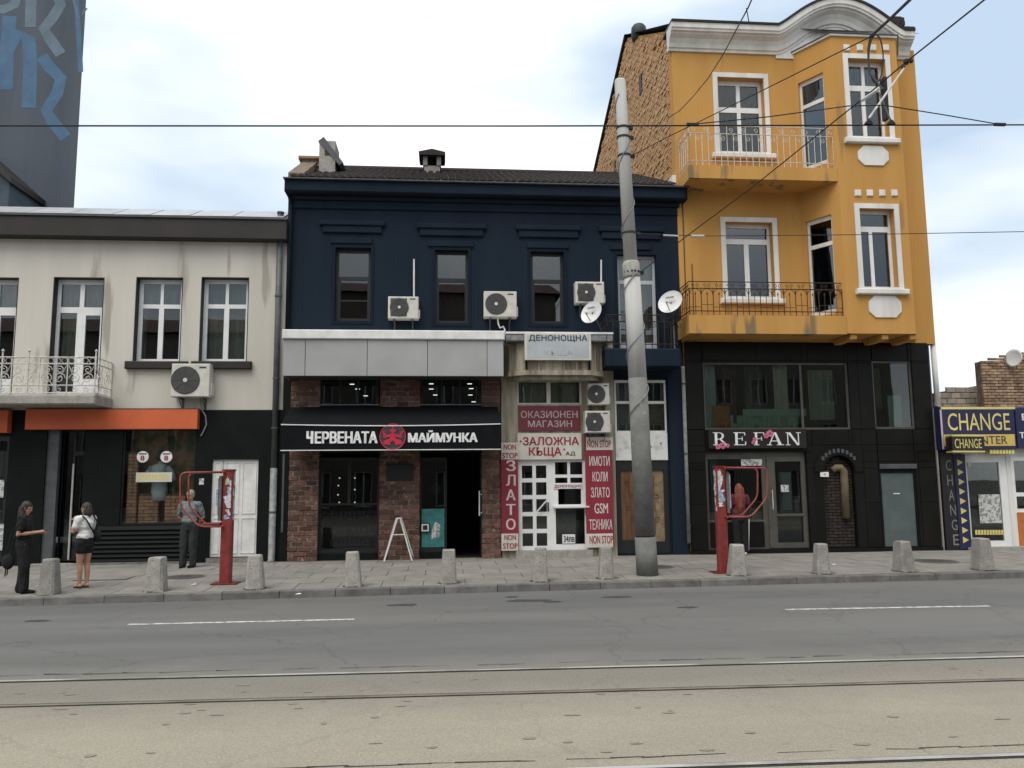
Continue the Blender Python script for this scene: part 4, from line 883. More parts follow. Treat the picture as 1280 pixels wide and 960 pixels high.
q = R(661, 418.5, 734, 427.5, yb-.16); text('ДЕНОНОЩНА', q[0], q[1], q[2], q[3], yb-.166, 'letter_dark', o, ex=.003, bold=.012)
q = R(680, 438, 716, 445.5, yb-.16); text('КЬЩА', q[0], q[1], q[2], q[3], yb-.166, 'letter_faint', o, ex=.002, bars=[(.235, .31, .87, 1)])
sign('shop_sign', (648, 507.5, 725.5, 538.5), -.1, 'faded maroon secondhand shop sign with two pale text lines', 'sign_maroon', [('ОКАЗИОНЕН', (651, 513.5, 722, 522.5), 'letter_pale', .01), ('МАГАЗИН', (660, 525.5, 715, 534), 'letter_pale', .01)], .05)
sign('shop_sign', (647, 541.5, 727, 574.5), -.12, 'cream sign with red pawn shop lettering above the glazed door', 'sign_cream', [('ЗАЛОЖНА', (653.5, 546, 723.5, 556.5), 'letter_red', .018), ('КЪЩА', (661, 559, 702, 571.5), 'letter_red', .018), ('АД', (707, 564.5, 719, 570), 'letter_dark', .01), ('•', (649.5, 550.5, 652, 553), 'letter_red', .02), ('•', (704, 560.5, 706.5, 563), 'letter_red', .02)], .07)
mat('letter_pale2', (.60, .52, .50), (.50, .43, .41), .6, 6); mat('poster_white', (.75, .76, .74), (.6, .62, .62), .6, 30)
v = [(ch, (632.5, 575+i*18.3, 644.5, 589+i*18.3), 'letter_pale2', .02) for i, ch in enumerate('ЗЛАТО')]
sign('vertical_sign', (626.5, 553, 648, 688.5), -.15, 'narrow vertical red sign left of the glazed door', 'sign_red', v + [('NON', (629.5, 555.5, 645, 562), 'letter_red', .02), ('STOP', (627.8, 566, 647, 573), 'letter_red', .02), ('NON', (630.5, 668.5, 645, 675), 'letter_red', .02), ('STOP', (628.8, 679, 647, 686), 'letter_red', .02)], .05,
     [('', (626.8, 553.2, 647.8, 575-.8), 'sign_cream', 0), ('', (626.8, 667, 647.8, 688.3), 'sign_cream', 0)])
v = [(w, p, 'letter_pale2', .02) for w, p in (('ИМОТИ', (736.5, 570, 762, 582.5)), ('КОЛИ', (740.5, 589.5, 759.5, 602)), ('ЗЛАТО', (738.5, 609, 762, 622)), ('GSM', (743, 629, 760, 642)), ('ТЕХНИКА', (736.5, 649, 765.5, 662)))]
sign('vertical_sign', (732.5, 546, 766.5, 684.5), -.17, 'tall wide vertical red sign right of the kiosk window', 'sign_red', v + [('NON STOP', (734, 550.5, 763.5, 559.5), 'letter_red', .015), ('NON STOP', (737, 669.5, 766, 679.5), 'letter_red', .015)], .05,
     [('', (732.8, 546.2, 766.2, 562.5), 'sign_cream', 0), ('', (732.8, 667, 766.2, 684.2), 'sign_cream', 0)])
sign('paper_strip', (692, 604.5, 728, 611), -.04, 'narrow white paper strip with small red letters over the kiosk opening', 'letter_white', [('ДЕНОНОЩНО', (693, 605.8, 727, 610), 'letter_red', .005)], .01)
sign('price_card', (703, 668, 719, 679.5), -.035, 'small white price card in the lower kiosk window', 'poster_white', [('34лв', (704.5, 669.5, 718, 677.5), 'letter_dark', .02)], .01)
ac(735.5, 479, 762, 506, 'upper of the two air conditioners beside the maroon shop sign', -.05, .28)
ac(731.5, 513.5, 763, 541, 'lower of the two air conditioners above the wide red sign', -.05, .32, square=True)
# narrow unit right of the pawn shop: windows, white panel, carved door
t = thing('side_unit_front', 'narrow shop unit with tall windows and a carved door behind the pole', 'shopfront', (W(802, 600, 0).x, 0, zp))
ua, ub = W(769, 590, 0).x+.002, W(838, 590, 0).x
upw = R(769, 475, 833.5, 541); upw = (ua+.02, upw[1], upw[2], upw[3]); pan = R(769, 541, 836, 575.5); cd_ = R(766, 578, 838, 690)
MB().holes(ua, ub, zp-.05, ztop+.03, [(ua+.02, ub-.05, zp+.05, upw[3])], .0, .25).build('jambs', 'navy_trim', t)
window(t, *upw, .02, [(.04, .47, .60, .95), (.55, .96, .60, .95), (.04, .47, .04, .55), (.55, .96, .04, .55)], 'white_trim', 'glass', behind=[(.5, 1, 0, .56, 'wood_pale'), (0, .5, 0, 1, 'interior_pale')])
MB().bbox(ua+.02, ub-.05, -.01, .1, pan[2], pan[3]-.004, .01).build('white_panel', 'white_flaky', t)
c = W(826, 554, -.02); MB().lathe([(.02, 0), (.02, .02)], c, (0, -1, 0), 8).build('hook', 'pipe_grey', t)
dr = MB().holes(ua+.02, ub-.05, zp+.05, pan[2]-.003, [R(777, 588, 800, 675, .0), R(807, 588, 831, 677, .0)], .03, .1).build('carved_door', 'dark_frame', t)
for px, mm in (((777, 588, 800, 675), 'wood_orange'), ((807, 588, 831, 677), 'wood_pale')):
    q = R(*px, .0); MB().box(q[0], q[1], .07, .09, q[2], q[3]).build('door_panel', mm, dr)
    cx = (q[0]+q[1])/2; hh = q[3]-q[2]; k_ = MB()
    for j in range(4): k_.tube([(x_, .064, z_) for x_, z_ in spiral(cx+(-1)**j*.06, q[2]+hh*(.30+.17*j), .085, 1.2, j, (-1)**j)], .011, 5)
    k_.tube([(cx, .066, q[2]+hh*.1), (cx+.03, .066, q[2]+hh*.4), (cx-.02, .066, q[2]+hh*.7), (cx, .066, q[2]+hh*.95)], .012, 5)
    k_.build('scroll', 'wood_orange', dr)
# navy pier, lintel and balcony above the unit
MB().box(ub, XN1, -.03, .3, zp-.05, W(850, 462, 0).z).build('corner_pier', 'navy_plaster', NAVY)
zl0 = W(800, 474, 0).z; MB().box(W(757, 455, 0).x, XN1, -.04, .3, ztop+.035, ZM+.0).build('lintel', 'navy_plaster', NAVY)
MB().box(XN0, W(757, 455, 0).x-.002, .05, .3, ZL, ZM).build('spandrel', 'navy_plaster', NAVY)
DB = .85; x0 = W(757, 445, -DB).x; x1 = W(851, 445, -DB).x; z1 = W(800, 436, -DB).z; z0 = W(800, 458, -DB).z
MB().bbox(x0, x1, -DB, -.04, z0, z1, .02).build('balcony_slab', 'navy_plaster', NAVY)
b = MB().box(x0+.03, x1-.03, -DB+.02, -.05, z1, z1+.015).build('balcony_railing', 'iron_black', NAVY)
railing(b, [(x0+.05, -.03), (x0+.05, -DB+.05), (x1-.05, -DB+.05), (x1-.05, -.03)], z1+.015, W(800, 394, -DB).z-z1, 'iron_black', 'bars', .013)
# light grey pipe on the navy pier
a, b_ = W(853, 458, -.1), W(862, 679, -.1); xx = (a.x+b_.x)/2; t = thing('downpipe', 'light grey downpipe on the navy pier beside the black stone shop', 'downpipe', (xx, 0, b_.z))
MB().tube([(xx, -.1, a.z), (xx, -.1, b_.z)], .05, 8).build('pipe', 'pipe_light', t, True)
for f in (.1, .5, .9): z = b_.z+(a.z-b_.z)*f; MB().tube([(xx, -.1, z-.02), (xx, -.1, z+.02)], .06, 8).box(xx-.015, xx+.015, -.1, -.03, z-.01, z+.01).build('clamp', 'pipe_grey', t)
# satellite dishes
def dish(px, py, rpx, y, aim, label, foot):
    c = W(px, py, y); rr = rpx*(c-CAM).length/F_PX; ax = Vector(aim).normalized()
    t = thing('satellite_dish', label, 'satellite dish', foot, 'satellite dishes')
    prof = [(.001, -.16*rr*1.0)] + [(rr*k/8, -.16*rr+.22*rr*(k/8)**2) for k in range(1, 9)] + [(rr*1.01, .07*rr), (rr, .05*rr)] + [(rr*k/8, -.19*rr+.22*rr*(k/8)**2) for k in range(7, 0, -1)]
    MB().lathe(prof, c, ax, 28).build('reflector', 'dish', t, True)
    f = c+ax*rr*1.0+Vector((0, 0, -.45*rr)); a = MB().tube([tuple(c+Vector((0, 0, -rr*.9))), tuple(f)], .012, 5).build('arm', 'pipe_light', t)
    MB().tube([tuple(f), tuple(f-ax*.10+Vector((0, 0, .02)))], [.03, .035], 8).build('receiver', 'dish', a)
    MB().tube([tuple(c-ax*.1*rr), tuple(c-ax*rr*.45), tuple(Vector(foot)+Vector((0, 0, .03))), tuple(foot)], .02, 6).build('mast', 'pipe_grey', t)
    q = c-ax*.05*rr
    MB().box(-.11, .11, -.005, .002, -.03, .03).build('printed_mark', 'pipe_light', t).matrix_parent_inverse = Matrix.Translation(-Vector(foot)) @ Matrix.Translation(c+ax*.03+Vector((0, 0, .1))) @ ax.to_track_quat('-Y', 'Z').to_matrix().to_4x4()
dish(739.5, 390.5, 15, -.75, (-.75, -.75, .35), 'smaller satellite dish below the navy house right air conditioner', (W(752, 412, -.3).x, -.3, W(752, 416, -.3).z))
dish(838, 377.5, 15.5, -.8, (-.65, -.8, .4), 'larger satellite dish on the navy balcony beside the yellow house', (W(842, 395, -.8).x, -DB+.05, W(842, 436, -.8).z))
mat('yellow_stained', (.50, .275, .082), (.42, .225, .066), .9, 1.4, .2, 40, streak=True, lo=.3, hi=.6, spec=.15, speck=((.21, .15, .085), 2.1, .585)); mat('navy_cloth', (.022, .029, .045), (.013, .018, .03), .9, 6, .3, 14, streak=True); mat('teal_dark', (.03, .042, .04), (.02, .028, .027), .6, 4)
mat('sign_black', (.012, .009, .010), (.018, .012, .013), .4, 3); mat('dark_brick', (.032, .022, .018), (.02, .014, .012), .8, 8, .4, 40, rnd=.35); mat('flue', (.16, .125, .07), (.11, .085, .05), .7, 6)
mat('cloth_pale_green', (.40, .50, .41), (.28, .37, .30), .85, 6); mat('letter_dim', (.20, .20, .185), (.15, .15, .14), .6, 6); mat('block', (.46, .40, .32), (.33, .28, .22), .95, 4, .6, 40, rnd=.22); mat('mural_blue2', (.06, .085, .105), (.045, .062, .08), .9, 1.5, .2, 12)
glass('glass_mid', (.72, .78, .74), .75)
# ================================================================ yellow house
def xform(o, mtx):
    o.data.transform(mtx); o.data.update()
    for c in o.children: xform(c, mtx)
XY0, XY1, DY = 6.2, 13.15, 1.0
ZB = W(1000, 429, 0).z; ZT = 13.72
t = YEL = thing('yellow_house', 'tall ochre yellow house with bay window, two balconies and white arched cornice', 'building', (9.6, 0, zp))
wU, wL = R(898, 97.5, 956, 190), R(908, 278, 967, 371)
BL, BR = (9.6, 10.2), (12.0, 12.6)                                # bay: oblique sides from the wall to the front
MB().holes(XY0, BL[0], ZB, ZT+.3, [wU, wL], 0, .3).build('wall', 'yellow_plaster', t)
MB().box(BR[1], XY1, 0, .3, ZB, ZT+.3).build('wall', 'yellow_plaster', t)
MB().box(BL[0], BR[1], -.02, .3, ZB-.02, 5.78).build('bay_floor', 'yellow_plaster', t)
zbay = W(1100, 417, -DY).z
bU, bL = R(1062, 74, 1109, 171, -DY), R(1076.5, 261, 1120, 359, -DY)
bay = MB().holes(BL[1], BR[0], zbay, 13.74, [bU, bL], -DY, -DY+.25).build('bay', 'yellow_plaster', t)
ang = math.atan2(-DY, BL[1]-BL[0]); wlen = math.hypot(DY, BL[1]-BL[0])
mtxL = Matrix.Translation((BL[0], 0, 0)) @ Matrix.Rotation(ang, 4, 'Z'); mtxR = Matrix.Translation((BR[0], -DY, 0)) @ Matrix.Rotation(-ang, 4, 'Z')
zfU, zfL = W(1000, 208, -.5).z, W(1000, 394, -.5).z
dU = (.12, wlen-.28, zfU+.02, W(1011, 98, -.4).z); dL = (.12, wlen-.28, zfL+.02, W(1022, 273, -.4).z)
s_ = MB().holes(0, wlen, zbay, 13.74, [dU, dL], 0, .2).build('bay_side', 'yellow_plaster', t); xform(s_, mtxL)
s_ = MB().box(0, wlen, 0, .2, zbay, 13.74).build('bay_side', 'yellow_plaster', t); xform(s_, mtxR)
for d, dark in ((dU, 0), (dL, 1)):
    w_ = window(t, *d, .08, [(.08, .92, .74, .96), (.08, .92, .05, .70)], 'white_trim', 'glass_mirror', name='balcony_door', behind=[(.05, .4, .05, .95, 'curtain_dark')]); xform(w_, mtxL)
def trimmed(q, y, pn, beh, wt=.13, gm='glass', sill=True):
    x0, x1, z0, z1 = q
    MB().holes(x0-wt, x1+wt, z0-.06, z1+wt, [q], y-.035, y+.01).build('window_trim', 'white_trim', t)
    window(t, x0, x1, z0, z1, y+.2, pn, 'upvc', gm, behind=beh)
    if sill: MB().bbox(x0-wt-.1, x1+wt+.1, y-.12, y+.05, z0-.2, z0-.062, .02).build('window_sill', 'white_trim', t)
trimmed(wU, 0, [(.06, .46, .64, .94), (.54, .94, .64, .94), (.06, .46, .03, .57), (.54, .94, .03, .57)], [(0, 1, 0, 1, 'navy_cloth')], gm='glass_shop')
trimmed(wL, 0, [(.05, .95, .80, .95), (.06, .44, .03, .73), (.54, .94, .03, .73)], [(0, .3, 0, 1, 'curtain_dark')], gm='glass_mirror')
trimmed(bU, -DY, [(.08, .46, .70, .95), (.54, .93, .70, .95), (.08, .42, .03, .63), (.52, .93, .03, .63)], [(0, 1, 0, 1, 'navy_cloth')], gm='glass_shop')
trimmed(bL, -DY, [(.05, .95, .80, .96), (.06, .36, .03, .73), (.46, .92, .03, .73)], [(.5, .95, .05, .75, 'curtain_dark')], gm='glass_mirror')
# square bosses, octagonal panels, brackets under the bay
for py, px in ((60, (1058, 1074.5, 1091, 1107)), (241.5, (1072, 1087, 1102.5, 1117.5))):
    for x in px: c = W(x, py, -DY); MB().bbox(c.x-.085, c.x+.085, -DY-.04, -DY, c.z-.085, c.z+.085, .015).build('square_boss', 'white_trim', t)
for px in ((1072, 183, 1110, 207), (1085.5, 370, 1126, 397)):
    x0, x1, z0, z1 = R(*px, -DY); k = .16; MB().prism([(x0+k, z0), (x1-k, z0), (x1, z0+k), (x1, z1-k), (x1-k, z1), (x0+k, z1), (x0, z1-k), (x0, z0+k)], -DY-.035, -DY).build('octagonal_panel', 'white_trim', t)
for px in (1064, 1103, 1138): x = W(px, 421, -.8).x; MB().bbox(x-.09, x+.09, -DY+.06, -.02, zbay-.14, zbay, .02).build('bracket', 'yellow_plaster', t)
MB().zprism([(BL[0]+.02, -.03), (BL[1]+.02, -DY+.03), (BR[0]-.02, -DY+.03), (BR[1]-.02, -.03)], zbay+.012, zbay+.1).build('bay_soffit', 'yellow_plaster', t)
# balconies
for (zf, pt, pb, rt, style, im, xl_) in ((zfU, 208, 224, 157, 'bars', 'iron_white', 862), (zfL, 394, 417, 352, 'arch', 'iron_rusty', 862)):
    x0 = W(xl_, pb-6, -DY).x; x1 = BL[1]-.02; z1 = W(960, pt, -DY).z; z0 = W(960, pb, -DY).z
    MB().zprism([(x0, -.0), (x0, -DY+.02), (x1, -DY+.02), (x1-.03, -DY+.1), (BL[0]-.02, 0)], z0, z1).build('balcony_slab', 'yellow_stained', t)
    b = MB().tube([(x0+.05, -DY+.08, z1+.005), (x1-.05, -DY+.08, z1+.005)], .012, 5).build('balcony_railing', im, t)
    railing(b, [(x0+.05, -.03), (x0+.05, -DY+.08), (x1-.05, -DY+.08)], z1, W(960, rt, -DY).z-z1, im, style, .012)
# corner strip with cable, plaster band at the left edge
MB().tube([(W(853, 250, -.02).x, -.02, W(853, 240, 0).z), (W(853, 250, -.02).x, -.02, W(858, 428, 0).z)], .012, 5).tube([(W(862, 250, -.02).x, -.02, W(862, 330, 0).z), (W(862, 250, -.02).x, -.02, W(862, 428, 0).z)], .01, 5).build('wall_cable', 'iron_rusty', t)
# cornice that rises into a rounded pediment behind the top of the bay
MB().zprism([(BL[0]-.05, .0), (BL[1]-.03, -DY-.05), (BR[0]+.03, -DY-.05), (BR[1]+.05, 0)], 13.745, 13.80).build('bay_cap', 'white_trim', t)
MB().zprism([(BL[0]-.08, .0), (BL[1]-.05, -DY-.08), (BR[0]+.05, -DY-.08), (BR[1]+.08, 0)], 13.803, 13.82).build('bay_flashing', 'pipe_grey', t)
pcx, phw, prise, XCE = 10.86, 1.75, .88, 12.95
def rise(x): u = abs(x-pcx)/phw; return prise*((1+math.cos(math.pi*u))/2)**.8 if u < 1 else 0
xs_ = [XY0-.12, XY0+1, pcx-phw-.02] + [pcx-phw*math.cos(math.pi*i/40) for i in range(41)] + [pcx+phw+.02, XCE]
def fr(x):
    d = .06; s_ = (rise(x+d)-rise(x-d))/(2*d)
    n = Vector((-s_, 1)).normalized(); return n
def sweepx(prof, name, m_):
    mb = MB(); m2 = len(prof)
    for x in xs_:
        n = fr(x); z = ZT+rise(x)
        mb.v += [(x+n.x*h, -o, z+n.y*h) for o, h in prof]
    for i in range(len(xs_)-1):
        for j in range(m2): l = (j+1) % m2; mb.f.append((i*m2+j, i*m2+l, (i+1)*m2+l, (i+1)*m2+j))
    mb.f.append(tuple(range(m2-1, -1, -1))); mb.f.append(tuple(range((len(xs_)-1)*m2, len(xs_)*m2)))
    return mb.build(name, m_, t)
sweepx([(-.1, 0), (.05, 0), (.06, .06), (.10, .08), (.13, .18), (.20, .29), (.31, .36), (.32, .40), (.38, .41), (.39, .46), (.42, .48), (.43, .62), (-.1, .62)], 'cornice', 'white_trim')
sweepx([(-.5, .622), (.46, .622), (.47, .68), (-.5, .68)], 'gutter', 'iron_black')
m = MB()
for i in range(24):
    a, b = pcx-phw+2*phw*i/24, pcx-phw+2*phw*(i+1)/24; m.quad((a, -.03, ZT-.1), (b, -.03, ZT-.1), (b, -.03, ZT+rise(b)+.05), (a, -.03, ZT+rise(a)+.05))
m.build('tympanum', 'white_trim', t)
def ring(o_, i_, y0, y1):
    mb = MB(); n = len(o_)
    mb.v = [(x, y0, z) for x, z in o_]+[(x, y0, z) for x, z in i_]+[(x, y1, z) for x, z in o_]+[(x, y1, z) for x, z in i_]
    for i in range(n-1):
        mb.f += [(n+i, n+i+1, i+1, i), (i, i+1, 2*n+i+1, 2*n+i), (3*n+i, 3*n+i+1, n+i+1, n+i), (2*n+i, 2*n+i+1, 3*n+i+1, 3*n+i)]
    return mb
# gable side wall of bare painted brick with the roof behind it
gab = [(0.001, zp), (11.4, zp), (11.4, 14.6), (5.1, 17.1), (.001, ZT+.62)]
MB().xprism(gab, XY0+.02, XY0+.3).build('side_wall', 'yellow_plaster', t)
MB().box(XY0-.02, XY0+.3, -.005, .32, ZB, ZT+.2).build('corner_strip', 'yellow_plaster', t)
m = MB(); z = 9.9; r_ = 0
while z < 17.0:
    top = lambda y: (ZT+.62+(17.1-ZT-.62)*(y/5.1)) if y < 5.1 else 17.1+(14.6-17.1)*(y-5.1)/6.3
    y = .34-(.14 if r_ % 2 else 0)
    while y < 11.3:
        ya, yb_ = max(y, .33), min(y+.262, 11.38)
        if z+.07 < min(top(ya), top(yb_)) and yb_-ya > .05 and random.random() > .012:
            d_ = XY0-.018-random.random()**2*.03
            m.box(d_, XY0+.03, ya, yb_-.03, z+random.uniform(-.006, .006), z+.068)
        y += .28
    z += .092; r_ += 1
m.build('side_wall_bricks', 'yellow_brick', t)['kind'] = 'stuff'
for (ya, za) in ((3.2, 14.2), (7.2, 13.0), (7.8, 11.4)): MB().box(XY0-.052, XY0-.015, ya, ya+.3, za, za+.6).build('wall_hole', 'dark_brown', t)
MB().box(XY0-.12, XY0+.02, .0, 11.4, 9.75, 10.2).build('flashing', 'white_trim', t)
rf = MB().add([(XY0-.1, -.2, ZT+.7), (XY1+.1, -.2, ZT+.7), (XY1+.1, 5.1, 17.2), (XY0-.1, 5.1, 17.2), (XY0-.1, 11.6, 14.6), (XY1+.1, 11.6, 14.6)], [(0, 1, 2, 3), (3, 2, 5, 4)]).build('roof', 'tile_dark', t)
MB().xprism([(5.1, 17.14), (5.1, 17.23), (11.6, 14.66), (11.6, 14.57)], XY0-.08, XY0+.2).build('verge_board', 'iron_black', rf)
c = W(796, 40, 3.9); c.x = XY0+.1; MB().lathe([(.10, -.36), (.23, -.28), (.25, 0), (.24, .14), (.18, .22), (.03, .25)], c, n=16).build('vent_cowl', 'teal_dark', rf, True)
MB().box(XY0+.0, XY0+.55, .0, .7, ZT+.66, ZT+.95).build('verge_block', 'pipe_grey', rf)
c = W(1126, 33, -.2); m = MB()
for i in range(14): x = c.x+random.uniform(-.26, .22); z = c.z+random.uniform(-.1, .3)*(.6 if abs(x-c.x) > .15 else 1); m.box(x-.12, x+.1, -.2+random.uniform(0, .2), .4, z-.06, z+.06)
m.box(c.x-.35, c.x+.35, -.3, .5, c.z-.2, c.z-.05); m.build('broken_chimney', 'tile_dark', rf)
MB().box(XY1-.3, XY1, .3, 11.4, zp, 14.6).box(XY0+.3, XY1-.3, 11.1, 11.4, zp, 14.6).box(XY0+.3, XY1-.3, .31, 11.1, 5.5, 5.7).box(XY0+.3, XY1-.3, .31, 11.1, 9.6, 9.8).box(XY0+.3, XY1-.3, .31, 11.1, 14.2, 14.4).build('inner_shell', 'interior', t)
MB().box(BL[0], BR[1], 2.2, 2.3, ZB, 14.2).build('inner_wall', 'interior', t)
# antenna spike on the gutter
c = W(937, 22, -.3); MB().tube([tuple(W(937, 32, -.3)), tuple(W(933, 10, -.3))], .015, 5).build('roof_spike', 'iron_black', rf)
# ---- black stone ground floor
YG = -.05; gx0, gx1 = XY0+.03, W(1169, 560, YG).x; zs = zp+.1
big, rw, ent, tdoor = R(880, 453, 1062, 537, YG), R(1092, 451, 1142, 536, YG), R(884, 565, 1011, 690, YG), R(1102, 585, 1148, 689, YG)
ent = (ent[0], ent[1], zs, ent[3]); tdoor = (tdoor[0], tdoor[1], zs, tdoor[3]); nich = R(1019, 556, 1082, 690, YG); nich = (nich[0], nich[1], zs, nich[3])
holes = [big, rw, ent, tdoor, nich]
MB().holes(gx0, gx1, zp-.05, ZB+.02, holes, YG+.03, .3).build('ground_floor_wall', 'black_paint', t)
gxs = sorted(set([gx0, gx1]+[v for h in holes for v in h[:2]]+[W(px, 560, YG).x for px in (950, 1062, 1142)])); gzs = sorted(set([zp, ZB-.01]+[v for h in holes for v in h[2:]]+[zp+1.25, zp+2.3]))
def near(vs_, e=.12):
    out = [vs_[0]]
    for v in vs_[1:]:
        if v-out[-1] > e or any(abs(v-q) < 1e-9 for h in holes for q in h): out.append(v)
    return out
gxs, gzs = near(gxs), near(gzs)
for i in range(len(gxs)-1):
    for j in range(len(gzs)-1):
        a, b, c, d = gxs[i], gxs[i+1], gzs[j], gzs[j+1]
        if any(h[0] < (a+b)/2 < h[1] and h[2] < (c+d)/2 < h[3] for h in holes) or b-a < .02 or d-c < .02: continue
        MB().bbox(a+.004, b-.004, YG-random.uniform(0, .006), YG+.03, c+.004, d-.004, .004).build('stone_panel', 'black_stone', t)
window(t, *big, .0, [(.012, .665, .03, .97), (.68, .985, .03, .97)], 'olive_frame', 'glass_mid', behind=[(.0, .10, .0, 1, 'lightbox'), (.14, .24, .1, 1, 'cloth_maroon'), (.0, .66, .0, .22, 'cloth_pale_green'), (.5, .6, .2, 1, 'blind'), (.74, .92, .15, .9, 'interior_pale'), (.3, .42, .3, 1, 'curtain_dark')], by=.16)
q = R(888, 508, 909, 536, .3); MB().box(q[0], q[1], .1, .13, q[2], q[3]).build('orange_cloth', 'cloth_orange', t)
q = R(925, 512, 1003, 521, .35); MB().box(q[0], q[1], .13, .15, q[2], q[3]).build('valance_board', 'cloth_pale_green', t)
MB().box(big[0], big[1]+2.0, .3, 2.5, big[2]-.1, big[2]-.02).build('mezzanine_floor', 'interior', t)
window(t, *rw, .0, [(.05, .95, .03, .97)], 'olive_frame', 'glass_mid', behind=[(.45, .8, .0, .5, 'cloth_pale_green'), (.05, .3, .3, .9, 'curtain_dark')], by=.16)
# entrance: left display, door
x0, x1, z0, z1 = ent; w = x1-x0
s_ = window(t, x0, x1, z0, z1, .05, [(.03, .56, .30, .93), (.69, .95, .06, .90)], 'olive_frame', 'glass_mid', name='shop_entrance')
MB().holes(x0+w*.61, x0+w*.985, z0+.02, z0+(z1-z0)*.95, [(x0+w*.69, x0+w*.95, z0+(z1-z0)*.06, z0+(z1-z0)*.90)], .02, .05).build('door_leaf', 'olive_frame', s_)
MB().box(x0+w*.03, x0+w*.56, .03, .05, z0+.06, z0+(z1-z0)*.28).build('stall_riser', 'black_stone', s_)
MB().box(x0+w*.68, x0+w*.96, .01, .02, z0+(z1-z0)*.335, z0+(z1-z0)*.36).build('door_rail', 'olive_frame', s_)
MB().tube([(x0+w*.645, -.05, z0+1.0), (x0+w*.645, -.05, z0+1.5)], .016, 6).tube([(x0+w*.645, .02, z0+1.05), (x0+w*.645, -.05, z0+1.05)], .012, 5).tube([(x0+w*.645, .02, z0+1.45), (x0+w*.645, -.05, z0+1.45)], .012, 5).build('door_handle', 'steel_light', s_)
q = R(977, 606, 987, 615, .03); MB().box(q[0], q[1], .072, .08, q[2], q[3]).build('door_notice', 'poster_pale', s_)
q = R(889, 575, 898, 660, .3); MB().box(q[0], q[1], .3, .34, q[2], q[3]).build('teal_banner', 'teal_poster', s_)
q = R(927, 574, 953, 582, .0); MB().box(q[0], q[1], .03, .045, q[2], q[3]).build('glass_sticker', 'poster_pale', s_)
for px, mm in (((938, 636, 956, 654), 'curtain'), ((975, 590, 990, 640), 'lightbox'), ((994, 620, 1000, 640), 'curtain')):
    q = R(*px, .3); MB().bbox(q[0], q[1], .25, .4, q[2], q[3], .05).build('display_cloth', mm, s_)
MB().box(x0, x1, .3, 3, zp, zp+.05).box(gx0+.3, gx1-.3, 3, 3.1, zp, ZB).build('shop_interior', 'interior', t)
MB().box(gx0-.02, gx1, -.09, YG+.03, zp-.03, zs-.004).build('stone_plinth', 'black_stone', t)
# teal metal door
x0, x1, z0, z1 = tdoor
MB().holes(x0, x1, z0, z1, [(x0+.05, x1-.05, z0+.01, z1-.12)], -.03, .1).build('door_frame', 'black_paint', t)
dr = MB().bbox(x0+.05, x1-.05, .0, .06, z0+.01, z1-.12, .01).build('metal_door', 'teal_door', t); c = W(1121, 617, -.01); MB().box(c.x-.09, c.x+.09, -.008, .0, c.z-.012, c.z+.012).build('letter_slot', 'letter_white', dr)
q = R(1100, 580, 1146, 586, -.08); MB().bbox(q[0], q[1], -.1, -.04, q[2], q[3], .01).build('door_lintel', 'pipe_grey', t)
# arched brick niche
x0, x1, z0, z1 = nich; cx = (x0+x1)/2; r_out = (x1-x0)/2; zspr = z1-r_out-.02
MB().box(x0, x1, .12, .3, z0, z1).build('niche_back', 'black_stone', t)
def halfring(ro, ri2, y0, y1, zc, n=16):
    mb = MB(); o_ = [(cx+math.cos(math.pi*i/n)*ro, zc+math.sin(math.pi*i/n)*ro) for i in range(n+1)]; i_ = [(cx+math.cos(math.pi*i/n)*ri2, zc+math.sin(math.pi*i/n)*ri2) for i in range(n+1)]
    return ring(o_[::-1], i_[::-1], y0, y1)
pts = [(x0, z0), (cx-r_out*.62, z0), (cx-r_out*.62, zspr)]+[(cx-r_out*.62*math.cos(math.pi*i/12), zspr+r_out*.62*math.sin(math.pi*i/12)) for i in range(1, 7)]+[(cx, z1), (x0, z1)]
MB().prism(pts, YG+.01, .12).build('niche_spandrel', 'black_stone', t); MB().prism([(2*cx-x, z) for x, z in pts][::-1], YG+.01, .12).build('niche_spandrel', 'black_stone', t)
halfring(r_out*.98, r_out*.64, YG-.03, YG+.008, zspr).build('niche_arch', 'black_stone', t)
z, k = z0+.02, 0
while z < zspr+r_out*.5:
    hwid = r_out*.6 if z < zspr-.05 else math.sqrt(max(.001, (r_out*.6)**2-(z+.08-zspr)**2)); x = cx-hwid-(.12 if k % 2 else 0)
    while x < cx+hwid-.04:
        a, b = max(x, cx-hwid), min(x+.23, cx+hwid)
        if b-a > .04: MB().bbox(a, b, .085+random.uniform(0, .012), .12, z, z+.066, .006).build('niche_brick', 'dark_brick', t)
        x += .245
    z += .08; k += 1
for i in range(9):                                                # faint incised marks round the arch
    a = math.pi*(.22+.56*i/8); p = (cx-math.cos(a)*r_out*.81, zspr+math.sin(a)*r_out*.81); MB().box(p[0]-.035, p[0]+.035, YG-.036, YG-.0305, p[1]-.05, p[1]+.05).build('arch_mark', 'pipe_grey', t)
c = [W(px, py, .02) for px, py in ((1041, 588), (1046, 584.5), (1051, 584.5), (1055, 589), (1056, 600), (1058, 648))]
MB().tube([(p.x, .045, p.z) for p in c], [.085, .09, .095, .1, .1, .1], 10).build('bent_flue_pipe', 'flue', t, True)
q = R(1025, 590, 1035.5, 596, YG); t2 = thing('house_number', 'small white house number plate on the black stone wall', 'plate', ((q[0]+q[1])/2, YG, q[2])); MB().box(q[0], q[1], YG-.02, YG-.007, q[2], q[3]).build('plate', 'letter_white', t2); text('4', (q[0]+q[1])/2-.03, (q[0]+q[1])/2+.03, q[2]+.03, q[3]-.03, YG-.02, 'letter_dark', t2, ex=.003)
